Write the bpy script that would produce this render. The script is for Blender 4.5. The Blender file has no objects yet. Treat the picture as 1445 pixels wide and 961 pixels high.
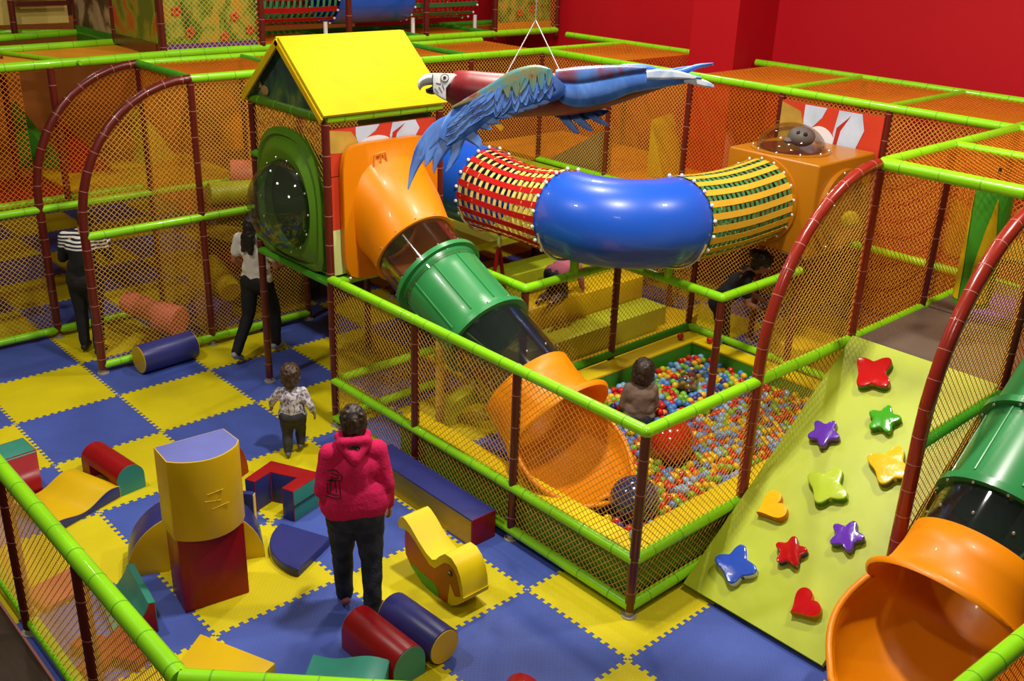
import bpy, bmesh, math, random
from mathutils import Vector, Matrix, noise
PI = math.pi
random.seed(7)
S = bpy.context.scene
COL = S.collection
V3 = Vector

# ------------------------------------------------------------------ materials
def nt(name):
    m = bpy.data.materials.new(name); m.use_nodes = True
    t = m.node_tree; t.nodes.clear()
    out = t.nodes.new('ShaderNodeOutputMaterial')
    b = t.nodes.new('ShaderNodeBsdfPrincipled')
    t.links.new(b.outputs[0], out.inputs[0])
    return m, t, b
def mat(name, col, rough=0.4, spec=0.5, bump=0.0, bscale=40, var=0.06, vscale=3, coat=0.0, metal=0.0, trans=0.0, alpha=1.0, ior=1.45):
    m, t, b = nt(name)
    b.inputs['Roughness'].default_value = rough
    b.inputs['Specular IOR Level'].default_value = spec
    b.inputs['Metallic'].default_value = metal
    b.inputs['Coat Weight'].default_value = coat
    b.inputs['Transmission Weight'].default_value = trans
    b.inputs['Alpha'].default_value = alpha
    b.inputs['IOR'].default_value = ior
    tc = t.nodes.new('ShaderNodeTexCoord')
    n = t.nodes.new('ShaderNodeTexNoise'); n.inputs['Scale'].default_value = vscale; n.inputs['Detail'].default_value = 3
    t.links.new(tc.outputs['Object'], n.inputs['Vector'])
    r = t.nodes.new('ShaderNodeValToRGB')
    c = list(col)
    r.color_ramp.elements[0].position = 0.3; r.color_ramp.elements[1].position = 0.7
    r.color_ramp.elements[0].color = [x * (1 - var) for x in c] + [1]
    r.color_ramp.elements[1].color = [min(1, x * (1 + var)) for x in c] + [1]
    t.links.new(n.outputs['Fac'], r.inputs[0]); t.links.new(r.outputs[0], b.inputs['Base Color'])
    if bump > 0:
        n2 = t.nodes.new('ShaderNodeTexNoise'); n2.inputs['Scale'].default_value = bscale; n2.inputs['Detail'].default_value = 2
        t.links.new(tc.outputs['Object'], n2.inputs['Vector'])
        bp = t.nodes.new('ShaderNodeBump'); bp.inputs['Strength'].default_value = bump; bp.inputs['Distance'].default_value = 0.02
        t.links.new(n2.outputs['Fac'], bp.inputs['Height']); t.links.new(bp.outputs[0], b.inputs['Normal'])
    return m

M = {}
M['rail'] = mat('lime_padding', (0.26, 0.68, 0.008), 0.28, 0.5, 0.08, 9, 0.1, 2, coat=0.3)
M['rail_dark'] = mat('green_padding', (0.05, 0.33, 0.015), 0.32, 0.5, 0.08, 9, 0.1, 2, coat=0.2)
M['seam'] = mat('seam_green', (0.12, 0.4, 0.01), 0.5)
M['post'] = mat('brown_padding', (0.115, 0.011, 0.008), 0.3, 0.5, 0.08, 9, 0.12, 3, coat=0.25)
M['post_red'] = mat('red_brown_padding', (0.27, 0.020, 0.010), 0.25, 0.5, 0.06, 9, 0.1, 3, coat=0.4)
M['tie'] = mat('cable_tie', (0.45, 0.17, 0.13), 0.5)
M['foot'] = mat('steel_foot', (0.42, 0.40, 0.34), 0.45, 0.5, metal=0.3)
M['net'] = mat('tan_net_cord', (0.74, 0.40, 0.06), 0.8, 0.1)
M['net_orange'] = mat('orange_net_cord', (0.66, 0.19, 0.012), 0.8, 0.1)
M['yellow'] = mat('yellow_vinyl', (0.62, 0.40, 0.005), 0.38, 0.4, 0.10, 7, 0.08, 3)
M['yellow_b'] = mat('bright_yellow_vinyl', (0.72, 0.54, 0.004), 0.45, 0.35, 0.06, 5, 0.05, 2)
M['red'] = mat('red_vinyl', (0.27, 0.004, 0.007), 0.35, 0.4, 0.08, 7, 0.1, 3)
M['blue'] = mat('navy_vinyl', (0.028, 0.032, 0.17), 0.35, 0.4, 0.08, 7, 0.1, 3)
M['blue_l'] = mat('periwinkle_vinyl', (0.13, 0.15, 0.44), 0.45, 0.4, 0.05, 7, 0.1, 3)
M['teal'] = mat('teal_vinyl', (0.035, 0.24, 0.18), 0.4, 0.4, 0.08, 7, 0.1, 3)
M['green'] = mat('green_vinyl', (0.05, 0.27, 0.015), 0.4, 0.4, 0.06, 6, 0.15, 3)
M['lime'] = mat('lime_vinyl', (0.42, 0.50, 0.02), 0.42, 0.4, 0.3, 3.5, 0.06, 2)
M['orange'] = mat('orange_vinyl', (0.75, 0.22, 0.008), 0.4, 0.4, 0.06, 6, 0.1, 3)
M['orange_p'] = mat('orange_plastic', (0.80, 0.235, 0.0), 0.40, 0.45, 0.03, 4, 0.04, 2, coat=0.06)
M['orange_d'] = mat('amber_plastic', (0.44, 0.155, 0.002), 0.4, 0.5, 0.03, 4, 0.04, 2, coat=0.2)
M['green_p'] = mat('green_plastic', (0.035, 0.27, 0.075), 0.3, 0.5, 0.03, 4, 0.06, 2, coat=0.1)
M['olive_p'] = mat('leaf_green_plastic', (0.07, 0.18, 0.006), 0.4, 0.5, 0.04, 4, 0.08, 2)
M['blue_p'] = mat('blue_plastic', (0.014, 0.10, 0.62), 0.33, 0.5, 0.02, 4, 0.05, 2, coat=0.3)
M['white'] = mat('white_paint', (0.85, 0.85, 0.86), 0.4)
M['chrome'] = mat('steel_bolt', (0.8, 0.8, 0.78), 0.25, 0.5, metal=0.9)
M['pink'] = mat('salmon_vinyl', (0.62, 0.13, 0.10), 0.45)
M['purple'] = mat('purple_vinyl', (0.10, 0.035, 0.28), 0.3, coat=0.4)
M['grey'] = mat('grey_vinyl', (0.13, 0.095, 0.07), 0.4, 0.4, 0.05, 6, 0.1, 2)
M['black'] = mat('black_rubber', (0.012, 0.012, 0.012), 0.5)
M['strap_y'] = mat('cream_strap', (0.80, 0.60, 0.16), 0.75, 0.2)
M['strap_o'] = mat('golden_strap', (0.75, 0.42, 0.03), 0.7, 0.2)
M['strap_r'] = mat('red_strap', (0.50, 0.010, 0.008), 0.7, 0.2)
M['strap_g'] = mat('green_strap', (0.06, 0.24, 0.09), 0.75, 0.2)
M['redwall'] = mat('red_wall_paint', (0.50, 0.004, 0.012), 0.55, 0.3, 0.02, 60, 0.03, 0.4)
M['darkwall'] = mat('dark_wall_paint', (0.10, 0.03, 0.012), 0.8, 0.2)
M['ceil'] = mat('dark_ceiling', (0.12, 0.10, 0.09), 0.9, 0.1)
def clear(name, col, rough=0.03, alpha=0.25):
    m, t, b = nt(name)
    b.inputs['Base Color'].default_value = (*col, 1); b.inputs['Roughness'].default_value = rough
    b.inputs['Coat Weight'].default_value = 1.0; b.inputs['Coat Roughness'].default_value = 0.03
    g = t.nodes.new('ShaderNodeBsdfTransparent'); g.inputs[0].default_value = (0.93, 0.93, 0.91, 1)
    gl = t.nodes.new('ShaderNodeBsdfGlossy'); gl.inputs['Roughness'].default_value = rough
    fr = t.nodes.new('ShaderNodeLayerWeight'); fr.inputs[0].default_value = 0.25
    mx = t.nodes.new('ShaderNodeMixShader'); mx.inputs[0].default_value = alpha
    t.links.new(g.outputs[0], mx.inputs[1]); t.links.new(b.outputs[0], mx.inputs[2])
    m2 = t.nodes.new('ShaderNodeMixShader')
    mp = t.nodes.new('ShaderNodeMath'); mp.operation = 'MULTIPLY_ADD'; mp.inputs[1].default_value = 0.55; mp.inputs[2].default_value = 0.04
    t.links.new(fr.outputs['Fresnel'], mp.inputs[0]); t.links.new(mp.outputs[0], m2.inputs[0])
    t.links.new(mx.outputs[0], m2.inputs[1]); t.links.new(gl.outputs[0], m2.inputs[2])
    t.links.new(m2.outputs[0], t.nodes['Material Output'].inputs[0] if 'Material Output' in t.nodes else [n for n in t.nodes if n.type == 'OUTPUT_MATERIAL'][0].inputs[0])
    return m
M['clear'] = clear('clear_plastic', (0.10, 0.10, 0.09), 0.04, 0.12)
M['clear_dark'] = clear('smoky_clear_plastic', (0.03, 0.035, 0.04), 0.04, 0.28)
M['clear_amber'] = clear('smoky_amber_plastic', (0.14, 0.06, 0.03), 0.04, 0.10)

# ------------------------------------------------------------------ object helpers
def link(o, parent=None):
    COL.objects.link(o)
    if parent is not None: o.parent = parent
    return o
def tag(o, label=None, cat=None, group=None, kind=None):
    if label: o['label'] = label
    if cat: o['category'] = cat
    if group: o['group'] = group
    if kind: o['kind'] = kind
    return o
def thing(name, label, cat, loc=(0, 0, 0), rz=0, group=None, kind=None):
    o = bpy.data.objects.new(name, None); link(o)
    o.location = loc; o.rotation_euler = (0, 0, rz); o.empty_display_size = 0.1
    return tag(o, label, cat, group, kind)
def kids(o): return [c for c in COL.objects if c.parent == o]
def dup(o, parent=None, depth=0):
    c = o.copy(); COL.objects.link(c); c.parent = parent
    for k in kids(o): dup(k, c)
    return c

class MB:
    """collects shapes into one mesh"""
    def __init__(s): s.v = []; s.f = []; s.m = []
    def add(s, vs, fs, mi=0):
        o = len(s.v); s.v += [tuple(v) for v in vs]
        for f in fs: s.f.append([i + o for i in f]); s.m.append(mi)
        return s
    def box(s, lo, hi, mi=0):
        x0, y0, z0 = lo; x1, y1, z1 = hi
        vs = [(x0, y0, z0), (x1, y0, z0), (x1, y1, z0), (x0, y1, z0), (x0, y0, z1), (x1, y0, z1), (x1, y1, z1), (x0, y1, z1)]
        return s.add(vs, [[0, 3, 2, 1], [4, 5, 6, 7], [0, 1, 5, 4], [1, 2, 6, 5], [2, 3, 7, 6], [3, 0, 4, 7]], mi)
    def prism(s, poly, origin, u, v, w, mi=0, side=None, capmi=None):
        """poly: 2D outline in (u,v), extruded by vector w"""
        o = V3(origin); u = V3(u); v = V3(v); w = V3(w); n = len(poly)
        a = [o + u * p[0] + v * p[1] for p in poly]; b = [p + w for p in a]
        flip = (u.cross(v)).dot(w) > 0
        ar = sum(poly[i][0] * poly[(i + 1) % n][1] - poly[(i + 1) % n][0] * poly[i][1] for i in range(n))
        if ar < 0: flip = not flip
        base = len(s.v); s.v += [tuple(p) for p in a + b]
        fa = list(range(n)); fb = list(range(n, 2 * n))
        if flip: fa.reverse()
        else: fb.reverse()
        cm = mi if capmi is None else capmi
        s.f.append([i + base for i in fa]); s.m.append(cm); s.f.append([i + base for i in fb]); s.m.append(cm)
        for i in range(n):
            j = (i + 1) % n
            q = [i, j, j + n, i + n]
            if not flip: q.reverse()
            s.f.append([k + base for k in q])
            s.m.append(mi if side is None else (side[i] if isinstance(side, (list, tuple)) else side))
        return s
    def tube(s, pts, r, seg=12, caps=True, mi=0, closed=False, sx=1.0, up=None):
        pts = [V3(p) for p in pts]; n = len(pts)
        rs = r if isinstance(r, (list, tuple)) else [r] * n
        prev = None; base = len(s.v)
        for i, p in enumerate(pts):
            if closed: d = pts[(i + 1) % n] - pts[i - 1]
            elif i == 0: d = pts[1] - p
            elif i == n - 1: d = p - pts[i - 1]
            else: d = (pts[i + 1] - p).normalized() + (p - pts[i - 1]).normalized()
            if d.length < 1e-9: d = V3((0, 0, 1))
            d.normalize()
            if prev is None:
                a = V3(up) if up is not None else (V3((0, 0, 1)) if abs(d.z) < 0.9 else V3((1, 0, 0)))
                x = a.cross(d).normalized() if up is None else (a - d * a.dot(d)).normalized()
            else:
                x = prev - d * prev.dot(d)
                x = x.normalized() if x.length > 1e-6 else d.orthogonal().normalized()
            y = d.cross(x); prev = x
            for k in range(seg):
                t = 2 * PI * k / seg
                s.v.append(tuple(p + (x * math.cos(t) * sx + y * math.sin(t)) * rs[i]))
        m = n if closed else n - 1
        for i in range(m):
            a = base + i * seg; b = base + ((i + 1) % n) * seg
            for k in range(seg):
                k2 = (k + 1) % seg
                s.f.append([a + k, a + k2, b + k2, b + k]); s.m.append(mi)
        if caps and not closed:
            s.f.append([base + k for k in range(seg)][::-1]); s.m.append(mi)
            s.f.append([base + (n - 1) * seg + k for k in range(seg)]); s.m.append(mi)
        return s
    def ball(s, c, r, seg=16, rings=10, mi=0, rot=None, half=False):
        c = V3(c); r = V3(r) if hasattr(r, '__len__') else V3((r, r, r))
        base = len(s.v); R_ = rot if rot is not None else Matrix.Identity(3)
        n = rings // 2 if half else rings
        for i in range(n + 1):
            a = PI * i / rings
            for k in range(seg):
                t = 2 * PI * k / seg
                p = V3((math.sin(a) * math.cos(t) * r.x, math.sin(a) * math.sin(t) * r.y, math.cos(a) * r.z))
                s.v.append(tuple(c + R_ @ p))
        for i in range(n):
            for k in range(seg):
                k2 = (k + 1) % seg; a = base + i * seg; b = a + seg
                s.f.append([a + k, b + k, b + k2, a + k2]); s.m.append(mi)
        return s
    def build(s, name, mats, parent=None, bevel=0, smooth=35, loc=None, rz=None, weld=True, subsurf=0, bseg=2):
        me = bpy.data.meshes.new(name); me.from_pydata(s.v, [], s.f)
        if not isinstance(mats, (list, tuple)): mats = [mats]
        for m in mats: me.materials.append(m)
        me.polygons.foreach_set('material_index', s.m); me.update()
        if weld or bevel:
            bm = bmesh.new(); bm.from_mesh(me)
            if weld: bmesh.ops.remove_doubles(bm, verts=bm.verts, dist=1e-5)
            if bevel:
                bmesh.ops.recalc_face_normals(bm, faces=bm.faces)
                es = [e for e in bm.edges if len(e.link_faces) == 2 and e.calc_face_angle(0) > 0.6]
                bmesh.ops.bevel(bm, geom=es, offset=bevel, segments=bseg, profile=0.6, affect='EDGES', clamp_overlap=True)
            bm.to_mesh(me); bm.free()
        if smooth:
            me.polygons.foreach_set('use_smooth', [True] * len(me.polygons))
            me.set_sharp_from_angle(angle=math.radians(smooth))
        o = bpy.data.objects.new(name, me); link(o, parent)
        if loc is not None: o.location = loc
        if rz is not None: o.rotation_euler = (0, 0, rz)
        if subsurf:
            md = o.modifiers.new('sub', 'SUBSURF'); md.levels = subsurf; md.render_levels = subsurf
        return o

def arcpts(cx, cy, r, a0, a1, n): return [(cx + r * math.cos(a0 + (a1 - a0) * i / n), cy + r * math.sin(a0 + (a1 - a0) * i / n)) for i in range(n + 1)]
def path_sample(pts, step):
    """points every `step` metres along a polyline with tangents"""
    pts = [V3(p) for p in pts]; out = []; nxt = step * 0.6; acc = 0
    for a, b in zip(pts, pts[1:]):
        L = (b - a).length
        while nxt <= acc + L:
            out.append((a.lerp(b, (nxt - acc) / L), (b - a).normalized())); nxt += step
        acc += L
    return out, acc
def pipe(name, pts, r, mats, parent, step=0.25, tie=0.0035, tw=0.006, seg=14, ext=0.0):
    """foam padded pipe with a tie or seam ring every step metres"""
    mb = MB(); pts = [V3(p) for p in pts]
    mb.tube(pts, r, seg, True, 0)
    if step:
        q, L = path_sample(pts, step)
        for p, d in q:
            mb.tube([p - d * tw, p + d * tw], r + tie, seg, True, 1)
    return mb.build(name, mats, parent, weld=False)
def post(parent, x, y, z0, z1, r=0.037, red=False, step=0.27, foot=True, name='post'):
    o = pipe(name, [(x, y, z0 + 0.05 if foot else z0), (x, y, z1)], r, [M['post_red'] if red else M['post'], M['tie']], parent, step, tie=0.0015, tw=0.003)
    if foot and z0 < 0.2:
        mb = MB(); mb.tube([(x, y, z0), (x, y, z0 + 0.012)], 0.058, 16); mb.tube([(x, y, z0 + 0.01), (x, y, z0 + 0.06)], 0.03, 14)
        mb.build('foot', M['foot'], o)
    return o
def rail(parent, a, b, r=0.043, dark=False, step=0.31, name='rail'):
    a = V3(a); b = V3(b); d = (b - a).normalized()
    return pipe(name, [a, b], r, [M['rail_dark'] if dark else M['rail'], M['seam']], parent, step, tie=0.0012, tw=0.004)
def net(parent, poly, origin, u, v, sp=0.040, w=0.0031, m='net', name='net', sag=0.0, n=None, grid=False):
    """diamond mesh of cords clipped to a polygon given in (u,v) metres"""
    o = V3(origin); u = V3(u).normalized(); v = V3(v).normalized(); nn = u.cross(v).normalized()
    mb = MB(); xs = [p[0] for p in poly]; ys = [p[1] for p in poly]
    cx, cy = (min(xs) + max(xs)) / 2, (min(ys) + max(ys)) / 2; hx, hy = (max(xs) - min(xs)) / 2, (max(ys) - min(ys)) / 2
    R_ = math.hypot(max(xs) - min(xs), max(ys) - min(ys))
    for k_, ang in enumerate((PI / 4, -PI / 4)):
        d = (math.cos(ang), math.sin(ang)); e = (-d[1], d[0])
        k = -int(R_ / sp) - 1
        while k * sp < R_:
            c = (cx + e[0] * k * sp, cy + e[1] * k * sp); ts = []
            for i in range(len(poly)):
                p, q = poly[i], poly[(i + 1) % len(poly)]
                a = (p[0] - c[0]) * e[0] + (p[1] - c[1]) * e[1]; b = (q[0] - c[0]) * e[0] + (q[1] - c[1]) * e[1]
                if (a < 0) != (b < 0):
                    t = a / (a - b)
                    ts.append(((p[0] + (q[0] - p[0]) * t - c[0]) * d[0] + (p[1] + (q[1] - p[1]) * t - c[1]) * d[1]))
            ts.sort()
            for t0, t1 in zip(ts[::2], ts[1::2]):
                if t1 - t0 < 0.01: continue
                ns = 1 if sag == 0 else 6
                P = []
                for i in range(ns + 1):
                    t = t0 + (t1 - t0) * i / ns; px, py = c[0] + d[0] * t, c[1] + d[1] * t
                    sg = sag * (1 - ((px - cx) / hx) ** 2) * (1 - ((py - cy) / hy) ** 2) if sag else 0
                    P.append(o + u * px + v * py + nn * (k_ * 0.002 + sg))
                mb.tube(P, w, 3, False)
            k += 1
    return mb.build(name, M[m], parent, weld=False, smooth=0)
def netrect(parent, a, b, z0, z1, **kw):
    a = V3((a[0], a[1], 0)); b = V3((b[0], b[1], 0)); L = (b - a).length
    return net(parent, [(0, z0), (L, z0), (L, z1), (0, z1)], a, b - a, (0, 0, 1), **kw)
def nethoriz(parent, x0, y0, x1, y1, z, sp=0.048, m='net_orange', w=0.0029, sag=-0.03, name='canopy_net'):
    return net(parent, [(x0, y0), (x1, y0), (x1, y1), (x0, y1)], (0, 0, z), (1, 0, 0), (0, 1, 0), sp=sp, m=m, w=w, sag=sag, name=name)

# module grid of the play frame
G = 1.262
X = lambda i: 2.356 + G * i
Y = lambda j: -5.695 + G * j
MID, TOP, LOW = 1.50, 2.97, 0.48
# ------------------------------------------------------------------ camera
cam_d = bpy.data.cameras.new('camera'); cam = bpy.data.objects.new('camera', cam_d); COL.objects.link(cam); S.camera = cam
F_PX, YAW, PITCH, ROLL = 1422.504, 0.8155252592, -0.3987732339, 0.0370302101
CAM = V3((-2.3897242551, -9.3987485037, 4.6276568655))
cam_d.sensor_fit = 'HORIZONTAL'; cam_d.sensor_width = 36.0; cam_d.lens = 36.0 * F_PX / 1445.0; cam_d.clip_end = 100; cam_d.clip_start = 0.05
fw = V3((math.cos(PITCH) * math.cos(YAW), math.cos(PITCH) * math.sin(YAW), math.sin(PITCH)))
rt = V3((math.sin(YAW), -math.cos(YAW), 0)); up = rt.cross(fw)
r2 = rt * math.cos(ROLL) + up * math.sin(ROLL); u2 = up * math.cos(ROLL) - rt * math.sin(ROLL)
cam.matrix_world = Matrix(((r2.x, u2.x, -fw.x, CAM.x), (r2.y, u2.y, -fw.y, CAM.y), (r2.z, u2.z, -fw.z, CAM.z), (0, 0, 0, 1)))

# ------------------------------------------------------------------ floor of interlocking mats
def floor_mat():
    m, t, b = nt('puzzle_mat_floor'); L = t.links.new
    b.inputs['Roughness'].default_value = 0.5; b.inputs['Specular IOR Level'].default_value = 0.35
    tc = t.nodes.new('ShaderNodeTexCoord'); sp = t.nodes.new('ShaderNodeSeparateXYZ'); L(tc.outputs['Object'], sp.inputs[0])
    def mth(op, a, b_=None, c=None):
        n = t.nodes.new('ShaderNodeMath'); n.operation = op
        for k, q in enumerate((a, b_, c)):
            if q is None: continue
            if isinstance(q, (int, float)): n.inputs[k].default_value = q
            else: L(q, n.inputs[k])
        return n.outputs[0]
    x, y = sp.outputs[0], sp.outputs[1]
    def teeth(q): return mth('MULTIPLY', mth('SIGN', mth('SINE', mth('MULTIPLY', q, 2 * PI * 14))), 0.0155)
    xx = mth('ADD', x, teeth(y)); yy = mth('ADD', y, teeth(x))
    par = mth('ADD', mth('FLOOR', xx), mth('FLOOR', yy))
    par = mth('ABSOLUTE', mth('MULTIPLY', mth('FRACT', mth('MULTIPLY', par, 0.5)), 2.0))
    n = t.nodes.new('ShaderNodeTexNoise'); n.inputs['Scale'].default_value = 1.6; n.inputs['Detail'].default_value = 4; L(tc.outputs['Object'], n.inputs['Vector'])
    def ramp(a, c):
        r = t.nodes.new('ShaderNodeValToRGB'); r.color_ramp.elements[0].position = 0.3; r.color_ramp.elements[1].position = 0.7
        r.color_ramp.elements[0].color = (*a, 1); r.color_ramp.elements[1].color = (*c, 1); L(n.outputs['Fac'], r.inputs[0]); return r.outputs[0]
    ye = ramp((0.56, 0.47, 0.003), (0.66, 0.56, 0.006)); bl = ramp((0.046, 0.078, 0.33), (0.060, 0.102, 0.41))
    mx = t.nodes.new('ShaderNodeMix'); mx.data_type = 'RGBA'; L(par, mx.inputs[0]); L(ye, mx.inputs[6]); L(bl, mx.inputs[7])
    # dark joint line
    def near(q):
        f = mth('ABSOLUTE', mth('SUBTRACT', mth('FRACT', mth('ADD', q, 0.5)), 0.5)); return mth('LESS_THAN', f, 0.0022)
    jl = mth('MAXIMUM', near(xx), near(yy))
    m2 = t.nodes.new('ShaderNodeMix'); m2.data_type = 'RGBA'; L(mth('MULTIPLY', jl, 0.8), m2.inputs[0]); L(mx.outputs[2], m2.inputs[6]); m2.inputs[7].default_value = (0.03, 0.03, 0.05, 1)
    L(m2.outputs[2], b.inputs['Base Color'])
    # woven ridge texture of the mats
    w1 = mth('SINE', mth('MULTIPLY', mth('ADD', x, y), 2 * PI * 26)); w2 = mth('SINE', mth('MULTIPLY', mth('SUBTRACT', x, y), 2 * PI * 26))
    bp = t.nodes.new('ShaderNodeBump'); bp.inputs['Strength'].default_value = 0.35; bp.inputs['Distance'].default_value = 0.004
    L(mth('MULTIPLY', mth('MAXIMUM', w1, 0.0), mth('MAXIMUM', w2, 0.0)), bp.inputs['Height']); L(bp.outputs[0], b.inputs['Normal'])
    return m
def wood_mat():
    m, t, b = nt('dark_wood_floor'); L = t.links.new
    tc = t.nodes.new('ShaderNodeTexCoord'); mp = t.nodes.new('ShaderNodeMapping'); mp.inputs['Scale'].default_value = (9, 1.2, 1); L(tc.outputs['Object'], mp.inputs[0])
    n = t.nodes.new('ShaderNodeTexNoise'); n.inputs['Scale'].default_value = 3; n.inputs['Detail'].default_value = 6; L(mp.outputs[0], n.inputs['Vector'])
    r = t.nodes.new('ShaderNodeValToRGB'); r.color_ramp.elements[0].color = (0.012, 0.008, 0.005, 1); r.color_ramp.elements[1].color = (0.06, 0.038, 0.022, 1)
    L(n.outputs['Fac'], r.inputs[0]); L(r.outputs[0], b.inputs['Base Color']); b.inputs['Roughness'].default_value = 0.35
    return m
MB().box((-0.985, -9.2, -0.02), (9.62, 8.3, 0)).build('floor', floor_mat(), smooth=0)['kind'] = 'structure'
MB().box((-5, -12, -0.08), (9.62, 8.3, -0.021)).build('floor_wood', wood_mat(), smooth=0)['kind'] = 'structure'
MB().box((-1.0, -9.2, -0.02), (-0.984, 8.3, 0.004)).build('trim_1', M['tie'], smooth=0)['kind'] = 'structure'
MB().box((9.62, -12, -0.08), (9.8, 8.3, 7.6)).build('wall_right', M['redwall'], smooth=0)['kind'] = 'structure'
MB().box((-5, 8.3, -0.08), (9.8, 8.5, 7.6)).build('wall_back', M['darkwall'], smooth=0)['kind'] = 'structure'
MB().box((-5, -12, 7.6), (9.8, 8.5, 7.7)).build('ceiling', M['ceil'], smooth=0)['kind'] = 'structure'
MB().box((8.75, -1.52, -0.02), (9.62, -0.80, 7.6)).build('column', M['redwall'], smooth=0)['kind'] = 'structure'

# ------------------------------------------------------------------ light
def area(x, y, z, size, power, col=(1.0, 0.93, 0.82), aim=None, sy=None, spread=PI):
    l = bpy.data.lights.new('ceiling_lamp', 'AREA'); l.energy = power; l.color = col; l.size = size
    l.spread = spread
    if sy: l.shape = 'RECTANGLE'; l.size_y = sy
    o = bpy.data.objects.new('ceiling_lamp', l); COL.objects.link(o); o.location = (x, y, z)
    if aim:
        o.rotation_euler = (V3(aim) - V3((x, y, z))).to_track_quat('-Z', 'Y').to_euler()
    return o
for x, y, p in ((2.2, -5.0, 380), (-1.6, -1.6, 200), (4.6, -1.8, 190), (5.6, -7.2, 260), (1.0, 3.6, 40), (8.0, 0.8, 120)):
    area(x, y, 7.3, 0.40, p)
area(-3.0, -9.0, 7.2, 1.0, 90, aim=(2.5, -3, 0.5))
wd = bpy.data.worlds.new('world'); S.world = wd; wd.use_nodes = True
wd.node_tree.nodes['Background'].inputs[0].default_value = (1.0, 0.85, 0.68, 1); wd.node_tree.nodes['Background'].inputs[1].default_value = 0.06
S.view_settings.view_transform = 'Standard'; S.view_settings.look = 'None'; S.view_settings.gamma = 1; S.view_settings.use_curve_mapping = False
S.view_settings.exposure = 0.0
M['brown_pad'] = mat('brown_orange_vinyl', (0.26, 0.08, 0.01), 0.6)
# ------------------------------------------------------------------ ball pit enclosure
pit = thing('ball_pit', 'netted ball pit with lime rails, brown posts and yellow topped padded walls', 'ball pit', (X(0), Y(0), 0))
def P_(o): return o
def at0(o, x, y):       # helper: keep world coordinates for the children of an empty
    return o
# children of `pit` are modelled in world coordinates, so the empties sit at their base with an inverse offset
def world_children(root):
    for c in kids(root):
        c.matrix_parent_inverse = root.matrix_basis.inverted()
for (i, j, h) in ((0, 0, 1.5), (0, 1, 1.46), (0, 2, 1.46), (2, 1, 1.46), (1, 2, 1.46), (2, 2, 1.46), (3, 2, 1.46), (3, 1, 1.46)):
    post(pit, X(i), Y(j), 0, h)
def R(parent, i0, j0, i1, j1, z, **k): return rail(parent, (X(i0), Y(j0), z), (X(i1), Y(j1), z), **k)
R(pit, 0, 0, 0, 3, MID); R(pit, 0, 0, 1, 0, MID, step=0.3)
R(pit, 1, 3, 1, 2, MID); R(pit, 1, 2, 2, 2, MID); R(pit, 2, 2, 2, 1, MID); R(pit, 2, 1, 3, 1, MID)
R(pit, 0, 0, 0, 3, LOW); R(pit, 0, 0, 1, 0, LOW); R(pit, 1, 0, 3, 0, LOW)
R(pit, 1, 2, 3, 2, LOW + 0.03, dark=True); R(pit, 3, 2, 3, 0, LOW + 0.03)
for j in range(3): R(pit, 0, j, 0, j + 1, 0.09)
R(pit, 0, 0, 1, 0, 0.09); R(pit, 0, 3, 1, 3, LOW); R(pit, 0, 3, 1, 3, 0.09)
for i, j in ((0, 1), (0, 2), (0, 0)):   # short corner caps where rails meet
    MB().ball((X(i), Y(j), MID), 0.047, 12, 8).build('rail_joint', M['rail'], pit)
MB().ball((X(2), Y(1), MID), 0.044, 12, 8).build('rail_joint', M['rail'], pit)
MB().ball((X(1), Y(2), MID), 0.044, 12, 8).build('rail_joint', M['rail'], pit)
for j in range(3): netrect(pit, (X(0), Y(j)), (X(0), Y(j + 1)), 0.09, MID)
netrect(pit, (X(0), Y(0)), (X(1), Y(0)), 0.09, MID); netrect(pit, (X(1), Y(0)), (X(2), Y(0)), 0.4, MID)
netrect(pit, (X(1), Y(2)), (X(2), Y(2)), LOW, MID); netrect(pit, (X(2), Y(2)), (X(3), Y(2)), LOW, MID)
netrect(pit, (X(3), Y(2)), (X(3), Y(1)), LOW, 0.98); netrect(pit, (X(1), Y(3)), (X(1), Y(2)), 0.1, MID)
netrect(pit, (X(0), Y(3)), (X(1), Y(3)), 0.09, LOW)
# padded walls: green sides, yellow top
def pad(x0, y0, x1, y1, z1, name='padded_wall'):
    b = MB().box((x0, y0, 0.1), (x1, y1, z1 - 0.02), 0); b.box((x0 - 0.004, y0 - 0.004, z1 - 0.02), (x1 + 0.004, y1 + 0.004, z1), 1)
    return b.build(name, [M['green'], M['yellow_b']], pit, weld=False, bevel=0, smooth=0)
PW = 0.26
pad(X(0) + 0.06, Y(0) + 0.06, X(0) + PW, Y(2) + 0.3, LOW - 0.02)
pad(X(0) + PW, Y(0) + 0.06, X(3) - 0.06, Y(0) + PW, LOW - 0.02)
pad(X(1) - 0.1, Y(2) - PW, X(3) - 0.06, Y(2) - 0.06, LOW)
pad(X(3) - PW, Y(0) + PW, X(3) - 0.06, Y(2) - PW, LOW)
MB().box((X(0) + 0.06, Y(0) + 0.06, 0.02), (X(3) - 0.06, Y(2) - 0.06, 0.10)).build('pit_floor', M['blue'], pit)
# two short green props that carry the crawl tube
pipe('tube_prop', [(4.25, Y(2), MID), (4.25, Y(2), 1.70)], 0.043, [M['rail'], M['seam']], pit, 0)
pipe('tube_prop', [(X(2), -3.80, MID), (X(2), -3.80, 1.70)], 0.043, [M['rail'], M['seam']], pit, 0)
world_children(pit)

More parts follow.
